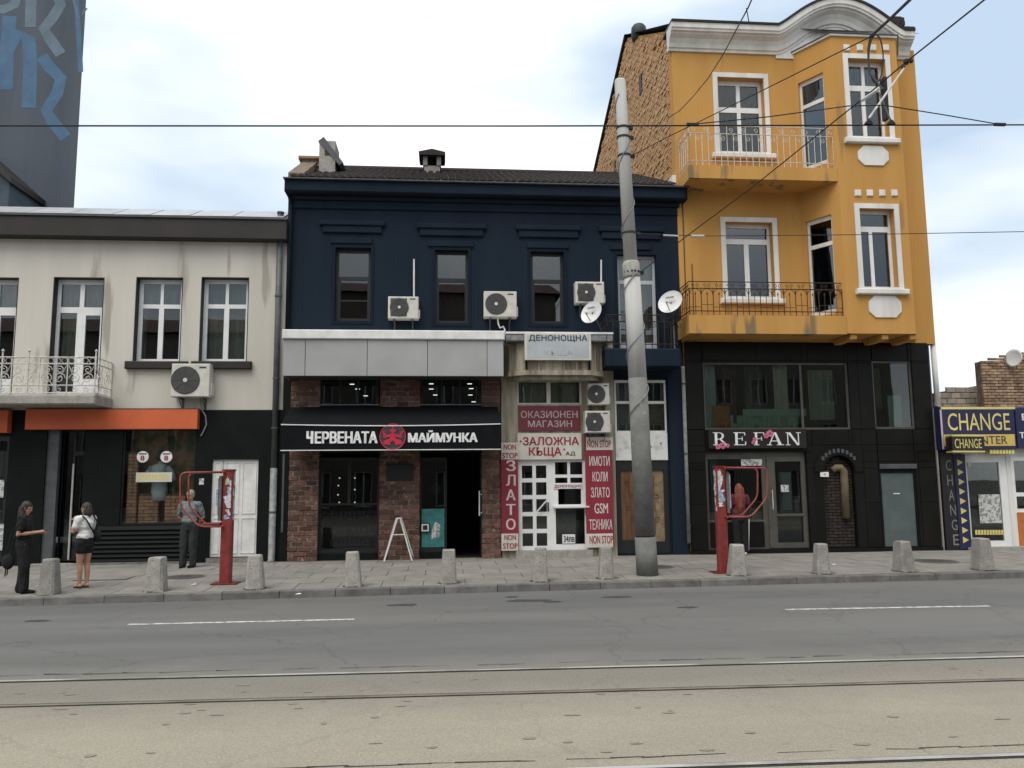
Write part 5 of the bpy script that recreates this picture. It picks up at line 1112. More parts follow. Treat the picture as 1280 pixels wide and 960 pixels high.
# white corner pipe
tag(MB().tube([tuple(W(1166, 430, .1)), tuple(W(1172, 507, .1))], .07, 8).build('corner_pipe', 'white_trim', None, True), 'white pipe at the right corner of the black stone ground floor', 'pipe')

# ---- serif shop sign
YS = YG-.12
q = R(886, 536.5, 1008, 560.5, YS); t = thing('shop_sign', 'black sign with white serif capitals and pink blossoms above the shop entrance', 'sign', ((q[0]+q[1])/2, YS, q[2]))
MB().bbox(q[0], q[1], YS, YG-.002, q[2], q[3], .006).build('board', 'sign_black', t)
T, S = .17, .055
def rc(a, b, c, d): return [(a, c), (b, c), (b, d), (a, d)]
def bowl(x, zc, ro, ri3, rx, n=10): return [[(x+rx*ro*math.sin(math.pi*i/n), zc-ro*math.cos(math.pi*i/n)), (x+rx*ro*math.sin(math.pi*(i+1)/n), zc-ro*math.cos(math.pi*(i+1)/n)), (x+rx*.72*ri3*math.sin(math.pi*(i+1)/n), zc-ri3*math.cos(math.pi*(i+1)/n)), (x+rx*.72*ri3*math.sin(math.pi*i/n), zc-ri3*math.cos(math.pi*i/n))] for i in range(n)]
LET = {'R': [rc(.13, .13+T, 0, 1), rc(0, .44, 0, S), rc(0, .34, 1-S, 1), rc(.3, .45, 1-S, 1), rc(.3, .45, .45, .45+S)]+bowl(.42, .725, .275, .22, 1.25)+[[(.42, .47), (.58, .47), (.95, S), (.78, S)], rc(.76, 1.02, 0, S)],
       'E': [rc(.1, .1+T, 0, 1), rc(0, .82, 0, S), rc(0, .78, 1-S, 1), rc(.25, .58, .48, .48+S), rc(.74, .8, 1-.24, 1-S), rc(.56, .61, .36, .66), rc(.78, .84, S, .28)],
       'F': [rc(.1, .1+T, 0, 1), rc(0, .4, 0, S), rc(0, .8, 1-S, 1), rc(.25, .6, .48, .48+S), rc(.76, .82, 1-.25, 1-S), rc(.58, .63, .36, .66)],
       'A': [[(.07, 0), (.13, 0), (.49, 1), (.42, 1)], [(.69, 0), (.89, 0), (.55, 1), (.42, 1)], rc(-.04, .26, 0, S), rc(.58, 1.02, 0, S), rc(.25, .72, .3, .3+S)],
       'N': [rc(.1, .16, 0, 1), rc(.80, .86, 0, 1), [(.1, 1), (.3, 1), (.86, 0), (.72, 0)], rc(0, .27, 0, S), rc(.68, .99, 1-S, 1), rc(0, .28, 1-S, 1)]}
for ch, a, b in (('R', 891, 909), ('E', 917, 935), ('F', 942, 958), ('A', 959, 979), ('N', 982, 1001)):
    e = R(a, 540.5, b, 556.5, YS); mb = MB()
    for k, poly in enumerate(LET[ch]): mb.prism([(e[0]+x*(e[1]-e[0]), e[2]+z*(e[3]-e[2])) for x, z in poly], YS-.02-.0004*k, YS-.001)
    mb.build('letter', 'letter_white', t)
for px, py, rr in ((903, 557, .09), (897, 558.5, .07), (909, 557, .06), (962, 542, .10), (957, 545, .07), (943, 549, .06), (941, 553, .05)):
    c = W(px, py, YS); mb = MB()
    for k in range(5): a = k*2*math.pi/5+rr*40; mb.prism([(c.x+math.cos(a)*rr*.6+math.cos(j*math.pi/4)*rr*.42, c.z+math.sin(a)*rr*.6+math.sin(j*math.pi/4)*rr*.42) for j in range(8)], YS-.026-.0005*k, YS-.0205)
    mb.build('blossom', 'letter_pink', t)

# ================================================================ exchange shop at the right edge
t = CHG = thing('exchange_shop', 'low currency exchange kiosk with white glazed door at the right edge', 'shop', (15, 0, zp))
xa = gx1+.06; xb = 19.0; YC = -.05; zr = W(1230, 509, -.3).z
dq = R(1207, 570, 1262, 683, YC); sd_ = R(1266, 570, 1330, 640, YC)
MB().holes(xa, xb, zp-.05, zr, [dq, sd_], YC, .3).build('front_wall', 'white_trim', t)
MB().box(xa, xb, .3, 6, zr-.1, zr+.05).box(xa, xa+.1, .3, 6, zp, zr-.1).box(xb-.1, xb, .3, 6, zp, zr-.1).box(xa+.1, xb-.1, 5.9, 6, zp, zr-.1).box(xa+.1, xb-.1, .3, 5.9, zp-.02, zp+.05).build('shell', 'interior', t)
w_ = window(t, *dq, YC+.02, [(.10, .83, .06, .93)], 'upvc', 'glass_mid', name='glazed_door')
q = R(1225, 618, 1252, 654, YC); MB().box(q[0], q[1], YC+.03, YC+.04, q[2], q[3]).build('door_poster', 'poster_pale', w_)
for px0, px1 in ((1210, 1214), (1249, 1257)): q = R(px0, 574, px1, 583, YC); MB().box(q[0], q[1], YC+.03, YC+.04, q[2], q[3]).build('door_sticker', 'poster_pale', w_)
for i in range(11): q = R(1220+i*3.6, 662.5, 1222.8+i*3.6, 668.5, YC); MB().box(q[0], q[1], YC+.03, YC+.04, q[2], q[3]).build('printed_block', 'letter_yellow', w_)
window(t, *sd_, YC+.02, [(.06, .5, .35, .92), (.55, .94, .35, .92), (.06, .94, .06, .28)], 'upvc', 'glass_mid', behind=[(0, 1, .6, 1, 'red_enamel')])
q = R(1273, 640, 1330, 690, YC); MB().box(q[0], q[1], YC-.03, YC, q[2], q[3]).build('door_sticker', 'cloth_orange', t)
MB().box(dq[0]-.1, xb, -.3, YC, zp-.02, dq[2]-.004).build('doorstep', 'concrete', t)
# dark side wall with vertical lettering and the arrow pylon
q = R(1183, 555, 1193, 685, -.12); 
t2 = thing('vertical_sign', 'dark narrow wall strip with vertical yellow-grey exchange lettering', 'sign', (q[0], -.1, zp)); MB().box(xa, W(1194, 620, -.12).x, -.14, YC-.002, zp, W(1185, 556, -.12).z).build('board', 'sign_black', t2)
for i, ch in enumerate('CHANGE'):
    e = R(1182+i*1.9, 575+i*18.6, 1189+i*1.9, 588.5+i*18.6, -.14); text(ch, e[0], e[1], e[2], e[3], -.141, 'letter_dim', t2, ex=.004, bold=.0)
a_, b_ = W(1194.5, 620, -.12).x+.004, W(1209, 620, -.12).x
t2 = thing('arrow_pylon', 'navy vertical panel with a column of yellow triangle arrows', 'sign', ((a_+b_)/2, -.12, zp)); MB().bbox(a_, b_, -.16, YC-.002, zp+.02, W(1200, 568, -.12).z, .01).build('board', 'sign_navy', t2)
for i in range(9):
    c = W(1200+i*1.25, 578+i*12.1, -.16); c.x = (a_+b_)/2-.0; MB().prism([(c.x-.075, c.z-.085), (c.x+.085, c.z), (c.x-.075, c.z+.085)], -.165, -.16).build('arrow', 'letter_yellow', t2)
t2 = sign('exchange_sign', (1176, 508.5, 1269, 562), -.32, 'large navy board with big yellow exchange lettering', 'sign_navy', [('CHANGE', (1184.5, 516.5, 1262, 538), 'letter_yellow', .0), ('CENTER', (1209, 545, 1259, 555), 'sign_navy', .0)], .25,
     [('', (1176.2, 508.7, 1268.8, 511.5), 'letter_yellow', 0), ('', (1180, 543, 1268.6, 557.5), 'sign_yellow', 0)])
q = R(1176.3, 512, 1178.5, 561.5, -.32); MB().box(q[0], q[1], -.324, -.32, q[2], q[3]).build('edge_strip', 'letter_pale', t2)
for i in range(8): q = R(1238+i*3.9, 560.5, 1241+i*3.9, 567, -.31); MB().box(q[0], q[1], -.3, -.1, q[2], q[3]).build('printed_block', 'letter_yellow', t2)
t2 = sign('shop_sign', (1270.5, 509.5, 1340, 560), -.28, 'navy sign with white capitals cut by the right picture edge', 'sign_navy', [('EX', (1277, 517, 1294, 525.5), 'letter_white', .02), ('TO', (1274, 540, 1290, 548), 'letter_white', .02)], .2)
# projecting box sign with two faces
pA, pB = W(1194, 547, -1.0), W(1228, 541, -.62)
t2 = thing('box_sign', 'small projecting black and yellow exchange box sign', 'sign', ((pA.x+pB.x)/2, -.7, W(1210, 564, -.8).z))
zt, zb_ = W(1211, 544.0, -.8).z, W(1211, 565.5, -.8).z
P0, P1 = Vector((W(1190, 552, -1.05).x, -1.05, 0)), Vector((W(1230.5, 552, -.85).x, -.85, 0)); P2 = P1+Vector((.22, .6, 0)); P3 = P0+Vector((.22, .6, 0))
MB().zprism([tuple(p[:2]) for p in (P0, P1, P2, P3)], zb_+.04, zt-.04).build('box', 'sign_black', t2); MB().zprism([tuple(p[:2]) for p in (P0, P1, P2, P3)], zt-.038, zt).zprism([tuple(p[:2]) for p in (P0, P1, P2, P3)], zb_, zb_+.038).build('yellow_rim', 'letter_yellow', t2)
u = (P1-P0).normalized(); ln = (P1-P0).length; mt = Matrix.Translation((P0.x, P0.y, 0)) @ Matrix.Rotation(math.atan2(u.y, u.x), 4, 'Z')
text('CHANGE', .08, ln-.1, zb_+.1, zt-.1, -.002, 'letter_yellow', t2, ex=.004, bold=.0, rot=mt)
MB().tube([((P2.x+P3.x)/2, P2.y, (zt+zb_)/2), ((P2.x+P3.x)/2, YC, (zt+zb_)/2)], .025, 6).build('bracket', 'pipe_grey', t2)
# brick walls behind the kiosk
def brickwall(px0, px1, pyt0, pyt1, y, label, bw, bh, m_, xend=None):
    A, B = W(px0, pyt0, y), W(px1, pyt1, y); xe = xend or B.x; z0 = zp
    t = thing('brick_wall', label, 'wall', ((A.x+xe)/2, y, z0)); zmax = max(A.z, B.z); vis = zr-.35
    topz = lambda x: A.z+(B.z-A.z)*min(1, (x-A.x)/(B.x-A.x))
    MB().prism([(A.x+.01, zp), (xe-.01, zp), (xe-.01, topz(xe)-.06), (A.x+.01, A.z-.06)], y+.02, y+.3).build('core', 'mortar', t)
    z, k = vis, 0; rest = MB()
    while z < zmax:
        x = A.x-(bw/2 if k % 2 else 0)
        while x < xe-.03:
            a, b = max(x, A.x), min(x+bw-.018, xe)
            if b-a > .04 and z+bh*.6 < topz((a+b)/2):
                q = MB().bbox(a, b, y-random.uniform(0, .02), y+.06, z, z+bh-.016+random.uniform(-.006, .004), .01)
                if x < 16.5: q.build('brick', m_, t)
                else: rest.add(q.v, q.f)
            x += bw
        z += bh; k += 1
    if rest.v: rest.build('bricks_beyond', m_, t)['kind'] = 'stuff'
    return t
brickwall(1171, 1232, 488, 478, 2.2, 'low pale block wall rising behind the exchange kiosk', .30, .17, 'block')
w2 = brickwall(1226, 1290, 449, 438, 1.4, 'taller rough brick wall behind the exchange kiosk at the right edge', .24, .085, 'old_brick', 22)
c = W(1269, 448, 1.2); t2 = thing('satellite_dish', 'white satellite dish seen nearly edge-on atop the brick wall at the right edge', 'satellite dish', (c.x, 1.4, c.z-.2))
MB().lathe([(.001, 0), (.12, .012), (.20, .035), (.26, .07), (.265, .075), (.2, .05), (.12, .03), (.001, .02)], c, (-.93, -.3, .1), 24).build('reflector', 'dish', t2, True); MB().tube([tuple(c), (c.x+.05, 1.42, c.z-.2)], .02, 5).build('bracket', 'pipe_grey', t2)

# ================================================================ mural tower at the left
YT = 9.0; xr = W(100, 130, YT).x; zt = 26.0
t = thing('mural_tower', 'tall dark grey blind wall with blue painted lettering behind the beige house', 'building', (xr-6, YT, 0))
MB().zprism([(xr-14, YT), (xr, YT), (xr-8, YT+12), (xr-18, YT+12)], 0, zt).build('wall', 'mural_grey', t)
def stroke(pts, wpx, m_, dy):
    mb = MB()
    L_ = [W(x, y, YT) for x, y in pts]
    n = len(L_); off = []
    for i in range(n):
        a, b = L_[max(0, i-1)], L_[min(n-1, i+1)]; d = Vector((b.x-a.x, b.z-a.z)).normalized(); off.append(Vector((-d.y, d.x)))
    hwid = wpx*.018
    for i in range(n-1):
        p, q, o, r2 = L_[i], L_[i+1], off[i], off[i+1]
        mb.prism([(p.x-o.x*hwid, p.z-o.y*hwid), (q.x-r2.x*hwid, q.z-r2.y*hwid), (q.x+r2.x*hwid, q.z+r2.y*hwid), (p.x+o.x*hwid, p.z+o.y*hwid)], YT-.004-dy, YT)
    mb.build('painted_letter', m_, t)
stroke([(12, 20), (9, 60), (7, 112)], 14, 'mural_blue', 0); stroke([(8, 66), (22, 42), (36, 50), (38, 80), (36, 135)], 14, 'mural_blue', .002)
stroke([(52, 70), (62, 84), (76, 98), (72, 116), (58, 138), (66, 152), (82, 172)], 12, 'mural_blue', 0)
stroke([(63, -12), (72, -6), (76, 6), (66, 22), (55, 36), (62, 48), (76, 68)], 11, 'mural_pale', 0); stroke([(38, -20), (39, 0), (38, 34)], 11, 'mural_pale', .002)
stroke([(-12, 8), (4, 12), (18, 6), (24, -14)], 10, 'mural_pale', .001)
stroke([(94, -15), (97, 20), (99, 55), (101, 90)], 5, 'mural_blue', 0); stroke([(92, 0), (99, 24), (108, 10)], 3, 'mural_pale', .002)
x0, x1, z0, z1 = R(-40, 205, 26, 262, YT-1.5); MB().prism([(x0, z0-3), (x1, z0-3), (x1, z1-.9), (x0, z1+.6)], YT-2.2, YT).build('lean_to', 'mural_blue2', t); MB().prism([(x0, z1+.6), (x1+.1, z1-.95), (x1+.1, z1-.75), (x0, z1+.85)], YT-2.35, YT).build('lean_to_roof', 'iron_black', t)

# ================================================================ houses across the street (seen only in the shop and window glass)
for (x0, x1, h, mm, lab) in ((-34, -13, 12.5, 'opp_wall', 'cream four-storey house across the street reflected in the glass, leftmost of three'), (-12.6, 8, 15.5, 'opp_wall2', 'tan tall house across the street reflected in the glass, middle of three'), (8.4, 33, 11.5, 'opp_wall', 'cream lower house across the street reflected in the glass, rightmost of three')):
    t = thing('opposite_house', lab, 'building', ((x0+x1)/2, -36, 0), 'houses across the street'); hs = []
    yb2 = -36.0; nx = int((x1-x0)/2.7); nz = int((h-1)/3.3)
    for i in range(nx):
        for j in range(nz): a = x0+.8+i*(x1-x0-1)/nx; hs.append((a, a+1.2, .9+j*3.3 if j else .4, .9+j*3.3+1.9))
    MB().holes(x0, x1, 0, h, hs, yb2-.3, yb2).build('wall', mm, t); MB().box(x0, x1, yb2-12, yb2-.5, 0, h-.1).build('rooms', 'interior', t)
    MB().add([(x0-.4, yb2+.5, h), (x1+.4, yb2+.5, h), (x1+.4, yb2-6, h+2.2), (x0-.4, yb2-6, h+2.2), (x0-.4, yb2-12.4, h), (x1+.4, yb2-12.4, h)], [(0, 1, 2, 3), (3, 2, 5, 4), (0, 3, 4), (1, 5, 2)]).build('roof', 'opp_roof', t)
    for q in hs: MB().holes(q[0], q[1], q[2], q[3], [(q[0]+.08, (q[0]+q[1])/2-.04, q[2]+.08, q[3]-.08), ((q[0]+q[1])/2+.04, q[1]-.08, q[2]+.08, q[3]-.08)], yb2-.2, yb2-.14).build('window', 'upvc', t)
struct(MB().box(-60, 60, -60, -31, -.05, .14).build('far_pavement', 'slab'))
# ================================================================ street furniture
mat('contact_shade', (.165, .155, .138), (.12, .112, .10), .95, 9)
bol = [(61, 744, 698, 23, 'beside the woman in black'), (195, 740, 696, 25, 'before the display window of the beige house'), (319, 737, 693, 24, 'right of the left red phone stand, before the white door'), (442, 734, 689, 24, 'before the left bar window'), (561, 730, 686, 24, 'before the open bar doorway'),
       (675, 727.5, 684, 24, 'before the white glazed pawn shop door'), (757, 724, 683, 23, 'before the wide red vertical sign'), (921, 720, 680, 23, 'touching the right red phone stand'), (1027, 718, 679, 21, 'before the arched brick niche'), (1130, 715, 676, 22, 'before the teal metal door'), (1229, 713, 672, 23, 'before the exchange kiosk door')]
for i, (px, py, pt, w, where) in enumerate(bol):
    c = G(px, py-1); h = W(px, pt, c.y).z-c.z; r1 = w*.5*(c-CAM).length/F_PX*.80*random.uniform(.95, 1.05); r2 = r1*.72; a = random.uniform(-.12, .22) if px > 850 else random.uniform(-.05, .05)
    t = thing('bollard', 'speckled tapered concrete bollard '+where, 'bollard', c, 'concrete bollards along the kerb')
    prof = [(1.0, -.02), (1.0, .03), (r2/r1*1.03, h-.03), (r2/r1*.96, h-.008), (r2/r1*.86, h)]
    mb = MB(); ch = .22; n = 8; lean = random.uniform(-.05, .05); tw = random.uniform(-.04, .04)
    for (s_, z) in prof:
        r_ = r1*s_; pts = [(r_, -r_*(1-ch)), (r_, r_*(1-ch)), (r_*(1-ch), r_), (-r_*(1-ch), r_), (-r_, r_*(1-ch)), (-r_, -r_*(1-ch)), (-r_*(1-ch), -r_), (r_*(1-ch), -r_)]
        mb.v += [(c.x+x*math.cos(a)-y*math.sin(a)+lean*z, c.y+x*math.sin(a)+y*math.cos(a)+tw*z, c.z+z) for x, y in pts]
    for k in range(len(prof)-1):
        for j in range(n): l = (j+1) % n; mb.f.append((k*n+j, k*n+l, (k+1)*n+l, (k+1)*n+j))
    mb.f.append(tuple(range((len(prof)-1)*n, len(prof)*n)))
    for k in range(n, len(mb.v)): v = mb.v[k]; j_ = .012 if random.random() < .85 else .03; mb.v[k] = (v[0]+random.uniform(-j_, j_)*.6, v[1]+random.uniform(-j_, j_)*.6, v[2]-abs(random.gauss(0, j_*.5))*(k >= 3*n))
    gr = [(c.x+math.cos(a_*.45)*r1*random.uniform(1.25, 1.8)+.04, c.y+math.sin(a_*.45)*r1*random.uniform(1.15, 1.5)) for a_ in range(14)]; MB().quad(*[(x_, y_, gz(y_)+.007) for x_, y_ in gr]).build('contact_shade_ring', 'contact_shade', t)  # contact shade painted as a ragged darker patch round the foot
    mb.build('post', 'concrete', t)
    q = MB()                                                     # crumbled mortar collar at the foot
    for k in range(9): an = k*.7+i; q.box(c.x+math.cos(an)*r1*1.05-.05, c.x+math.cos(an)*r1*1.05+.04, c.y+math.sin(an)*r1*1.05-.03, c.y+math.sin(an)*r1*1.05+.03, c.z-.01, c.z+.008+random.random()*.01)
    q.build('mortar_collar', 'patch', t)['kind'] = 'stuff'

# ---- concrete utility pole
pb = G(809, 719); PY = pb.y
def PP(px, py): return W(px, py, PY)
k_ = .0169
t = thing('utility_pole', 'tall leaning grey concrete utility pole with wires on the pavement', 'pole', pb)
MB().tube([tuple(PP(809.5, 721)), tuple(PP(806.5, 671))], [14*k_*.95, 13.4*k_*.95], 20).build('foot_section', 'pole_base', t, True)
MB().tube([tuple(PP(806.4, 669)), tuple(PP(797, 473))], [13*k_*.95, 12.2*k_*.95], 20).build('lower_section', 'pole_base', t, True)
MB().tube([tuple(PP(806.6, 672.5)), tuple(PP(806.4, 667))], .2, 20).build('groove_ring', 'iron_black', t)
MB().tube([tuple(PP(797, 473)), tuple(PP(790, 346))], [11.4*k_, 10.2*k_], 20).build('middle_section', 'pole_paint', t, True)
MB().tube([tuple(PP(790, 348)), tuple(PP(789.6, 345)), tuple(PP(788.6, 330)), tuple(PP(788.4, 327))], [10.4*k_, 11*k_, 11*k_, 9*k_], 20).build('sleeve', 'concrete', t, True)
MB().tube([tuple(PP(788.4, 329)), tuple(PP(775, 102)), tuple(PP(774.9, 100))], [8.6*k_, 7.2*k_, 6.4*k_], 20).build('upper_section', 'pole_paint', t, True)
def axis_at(py):
    pts = [(720, 809.5, 13.6), (473, 797, 12), (346, 790, 10.6), (329, 788.4, 9.2), (100, 775, 7.4)]
    for (a, xa, ra), (b, xb_, rb) in zip(pts, pts[1:]):
        if a >= py >= b: f = (a-py)/(a-b); return xa+(xb_-xa)*f, ra+(rb-ra)*f
    return 775, 7.2
hp = []
for i in range(420):
    py = 560-i*1.05; x, r_ = axis_at(py); p = PP(x, py); a = i*2*math.pi/74; hp.append((p.x+math.cos(a)*(r_*k_*1.04+.004), p.y+math.sin(a)*(r_*k_*1.04+.004), p.z))
MB().tube(hp, .011, 4).build('wrapped_wire', 'pipe_light', t)
for py in (160, 172, 195, 292, 341):
    x, r_ = axis_at(py); p = PP(x, py); MB().tube([(p.x, p.y, p.z-.02), (p.x, p.y, p.z+.02)], r_*k_*1.1, 14).box(p.x+r_*k_, p.x+r_*k_+.09, p.y-.04, p.y+.04, p.z-.03, p.z+.03).build('wire_clamp', 'cable', t)
def pole_pt(py): x, r_ = axis_at(py); p = PP(x+r_, py); return p

# ---- overhead wires
def wire(name, pts, r_, label, m_='cable', n=5): return tag(MB().tube([tuple(p) for p in pts], r_*.78, n).build(name, m_), label, 'wire')
YW = -11.6
def seg(a, b, n=10): return [a+(b-a)*(i/n) for i in range(n+1)]
wire('contact_wire', [W(-400, 156, YW), W(0, 157.2, YW), W(640, 157.5, YW), W(1280, 156, YW), W(1700, 155, YW)], .012, 'thick horizontal tram contact wire crossing the whole picture')
def poly(P):
    return [W(x, y, yy) for x, y, yy in P]
wire('span_wire', [pole_pt(292)]+poly([(880, 295, PY), (1060, 293.5, PY), (1280, 289.5, PY), (1500, 285, PY)]), .011, 'thin span wire running right from the pole across the yellow house', 'iron_rusty')
o = MB().tube([tuple(W(829, 294, PY)), tuple(W(848, 295, PY))], .022, 6).tube([tuple(W(864, 295.2, PY)), tuple(W(880, 295, PY))], [.03, .03], 6).build('wire_insulator', 'steel_light'); tag(o, 'pale insulator rod on the thin span wire beside the pole', 'insulator')
wire('service_cable', poly([(835, 147.5, -.05), (850, 138, -1), (866, 121, -2.2), (885, 98, -4), (904, 68, -6), (920, 38, -8), (936, 8, -10), (950, -25, -12)]), .014, 'curved cable sagging from the yellow house corner up out of the picture')
wire('feeder_wire', [pole_pt(195)]+poly([(835, 171, -4.7), (877, 150.5, -5.6), (960, 109.5, -7.4), (1040, 69.5, -9.2), (1090, 45, -10.3)]), .012, 'thin feeder wire rising from the pole to the hanging cable loop')
wire('feeder_cable', poly([(1088, 46, -10.3), (1112, 24, -11), (1137, 0, -11.7), (1175, -38, -12.6)]), .026, 'thick black feeder cable leaving the picture at the top right')
lp = [(1091+9*(math.cos(a)), 72+30*math.sin(a)) for a in [i*math.pi/14 for i in range(28)]]
t = thing('cable_loop', 'drooping black cable loop hanging before the upper bay window', 'cable', W(1095, 104, -10.4))
MB().tube([tuple(W(1095+(x-1091)*1.0, y+1.5, -10.35)) for x, y in lp], .010, 6, closed=True).build('loop', 'cable', t); MB().tube([tuple(p) for p in poly([(1088, 46, -10.3), (1085, 62, -10.3), (1086, 90, -10.4), (1098, 105, -10.6), (1104, 112, -10.8)])], .014, 6).build('tail', 'cable', t)
YH = -10.9
wire('suspension_wire', [pole_pt(341)]+poly([(857, 296, -5.0), (943, 232, -6.9), (1030, 162, -9.0), (1080, 122, -10.2), (1133, 77, YH-.3), (1230, 0, -13.0), (1290, -48, -14)]), .013, 'long diagonal suspension wire from the pole collar to the top right corner')
t = thing('wire_bracket', 'pale diagonal tram wire bracket with clamps before the upper bay window', 'bracket', W(1133, 77, YH-.3))
MB().tube([tuple(W(1131, 84, YH-.3)), tuple(W(1086, 148, YW))], .014, 6).build('rod', 'steel_light', t)
MB().tube([tuple(W(1098, 112, -10.6)), tuple(W(1078, 125, -10.15))], [.02, .026], 8).build('insulator', 'dish', t)
MB().tube([tuple(W(1100, 118, -10.9)), tuple(W(1113, 150, YW))], .011, 6).build('rod', 'cable', t)
for px, py, yy, s_ in ((1133, 77, YH-.3, .036), (1129, 84, YH-.3, .026), (1139, 76, YH-.3, .026)): MB().lathe([(s_*.6, -s_), (s_, -s_*.5), (s_, s_*.5), (s_*.6, s_)], W(px, py, yy), n=8).build('clamp', 'cable', t)
for px in (1085, 1113): c = W(px, 154, YW); MB().prism([(c.x-.05, c.z-.02), (c.x+.05, c.z-.02), (c.x+.015, c.z+.03), (c.x-.015, c.z+.03)], YW-.03, YW+.03).build('wire_grip', 'cable', t)
MB().box(*sorted((W(1102, 100, -10.6).x, W(1106, 100, -10.6).x)), -10.65, -10.55, W(1104, 150, -10.6).z, W(1104, 98, -10.6).z).build('drop_strap', 'cable', t)
wire('messenger_wire', poly([(858, 156, YW), (960, 146, YW), (1060, 132.5, YW), (1105, 131.5, YW), (1180, 143.5, YW), (1250, 155.5, YW)]), .009, 'thin messenger wire arching above the thick contact wire')
for px in (866, 1250): c = W(px, 155.5, YW); tag(MB().bbox(c.x-.07, c.x+.07, YW-.018, YW+.018, c.z-.016, c.z+.016, .006).build('wire_joint', 'cable'), 'dark wire joint on the contact wire %s' % ('before the left end of the upper yellow balcony' if px < 1000 else 'in the sky at the far right'), 'wire joint')

# ---- red phone stands
def booth(px, py, top, sgn, label, loop, back, ybot):
    c = G(px, py); w = .105; YF = c.y+.14; zt = W(px, top, c.y).z
    t = thing('phone_stand', label, 'phone stand', (c.x, YF, c.z), 'red phone stands')
    mb = MB(); b = .03
    pts = [(w, -w+b), (w, w-b), (w-b, w), (-w+b, w), (-w, w-b), (-w, -w+b), (-w+b, -w), (w-b, -w)]
    mb.zprism([(c.x+x, YF+y) for x, y in pts], c.z, zt); mb.build('post', 'red_enamel', t)
    MB().zprism([(c.x+x*1.12, YF+y*1.12) for x, y in pts], zt+.001, zt+.03).build('post_cap', 'red_dark', t)
    MB().box(c.x-.24, c.x+.24, YF-.2, YF+.2, c.z-.005, c.z+.025).build('base_plate', 'red_dark', t)
    for k, (yy, L_) in enumerate(((YF-.22, loop), (YF+.3, loop))):
        P = [W(x, y, c.y) for x, y in L_]; P = [Vector((p.x, yy, p.z)) for p in P]
        P[0].x = c.x+sgn*w*.9; P[-1].x = c.x+sgn*w*.9
        out = []
        for i, p in enumerate(P):                                # rounded corners
            if 0 < i < len(P)-1:
                a_, b_ = (P[i-1]-p), (P[i+1]-p); ra = min(.12, a_.length*.4, b_.length*.4); a_.normalize(); b_.normalize()
                for j in range(5): f = j/4; out.append((p+a_*ra)*(1-f)**2+p*2*f*(1-f)+(p+b_*ra)*f*f)
            else: out.append(p)
        MB().tube([tuple(p) for p in out], .019, 8).build('hood_frame', 'red_tube', t, True)
        for q in (P[0], P[-1]): MB().tube([(q.x-sgn*.03, yy, q.z), (q.x-sgn*.03, YF+(-.1 if k == 0 else .1), q.z)], .026, 6).build('frame_arm', 'red_tube', t)
    zs_ = W(px, ybot, c.y).z; xa, xb = sorted((c.x+sgn*w, c.x+sgn*(w+.36))); MB().bbox(xa, xb, YF-.2, YF+.28, zs_-.02, zs_+.015, .01).build('shelf', 'red_dark', t)
    xa, xb = sorted((c.x+sgn*w, c.x+sgn*(w+.05))); MB().box(xa, xb, YF-.14, YF+.22, zs_+.06, zt-.1).build('back_plate', 'kerb', t)
    xa, xb = sorted((c.x+sgn*(w+.05), c.x+sgn*(w+.11)))
    for (f0, f1, mm) in ((.03, .25, 'sticker_white'), (.26, .62, 'sticker_blue'), (.63, .82, 'sticker_white')): z0 = zs_+(zt-.12-zs_)*(1-f1); MB().box(xa, xb-.02, YF-.1, YF+.1, z0, zs_+(zt-.12-zs_)*(1-f0)).build('phone_remains', mm, t)
    for i in range(46):                                          # torn stickers on the front and the side face
        z = zt-.08-abs(random.gauss(0, .38)); ww, hh = random.uniform(.03, .09), random.uniform(.03, .13); mm = random.choice(['sticker_white', 'sticker_white', 'sticker_white', 'sticker_blue', 'sticker_green'])
        if z < c.z+.6: continue
        n_ = random.randint(5, 8); e = .002+i*.00012
        ring_ = [(math.cos(k*2*math.pi/n_)*ww*random.uniform(.4, 1), math.sin(k*2*math.pi/n_)*hh*random.uniform(.4, 1)) for k in range(n_)]
        if i % 2: u = c.x-sgn*random.uniform(-.02, w-.03); q = [(min(max(u+x, c.x-w+b), c.x+w-b), z+zz) for x, zz in ring_]; MB().prism(q, YF-w-e, YF-w).build('torn_sticker', mm, t)
        else:
            s2 = -sgn; u = YF+random.uniform(-w*.5, w*.3); q = [(min(max(u+x, YF-w+b), YF+w-b), z+zz) for x, zz in ring_]
            xf_ = sorted((c.x+s2*w, c.x+s2*(w+e))); MB().xprism(q, *xf_).build('torn_sticker', mm, t)
    return t
mat('red_dark', (.16, .02, .018), (.09, .015, .013), .6, 8, .2); mat('red_tube', (.30, .06, .048), (.19, .04, .034), .5, 10, .1); mat('sticker_green', (.2, .34, .1), (.5, .5, .4), .6, 25)
booth(279.5, 731, 588.5, -1, 'red sticker-covered phone stand before the white door, frame pointing left', [(270, 590), (227, 591), (227, 633), (250, 658), (268, 658)], None, 655)
booth(907, 717, 584, 1, 'red sticker-covered phone stand before the black stone shop, frame pointing right', [(915, 584.5), (957, 585), (957, 622), (937, 646), (916, 646)], None, 645)

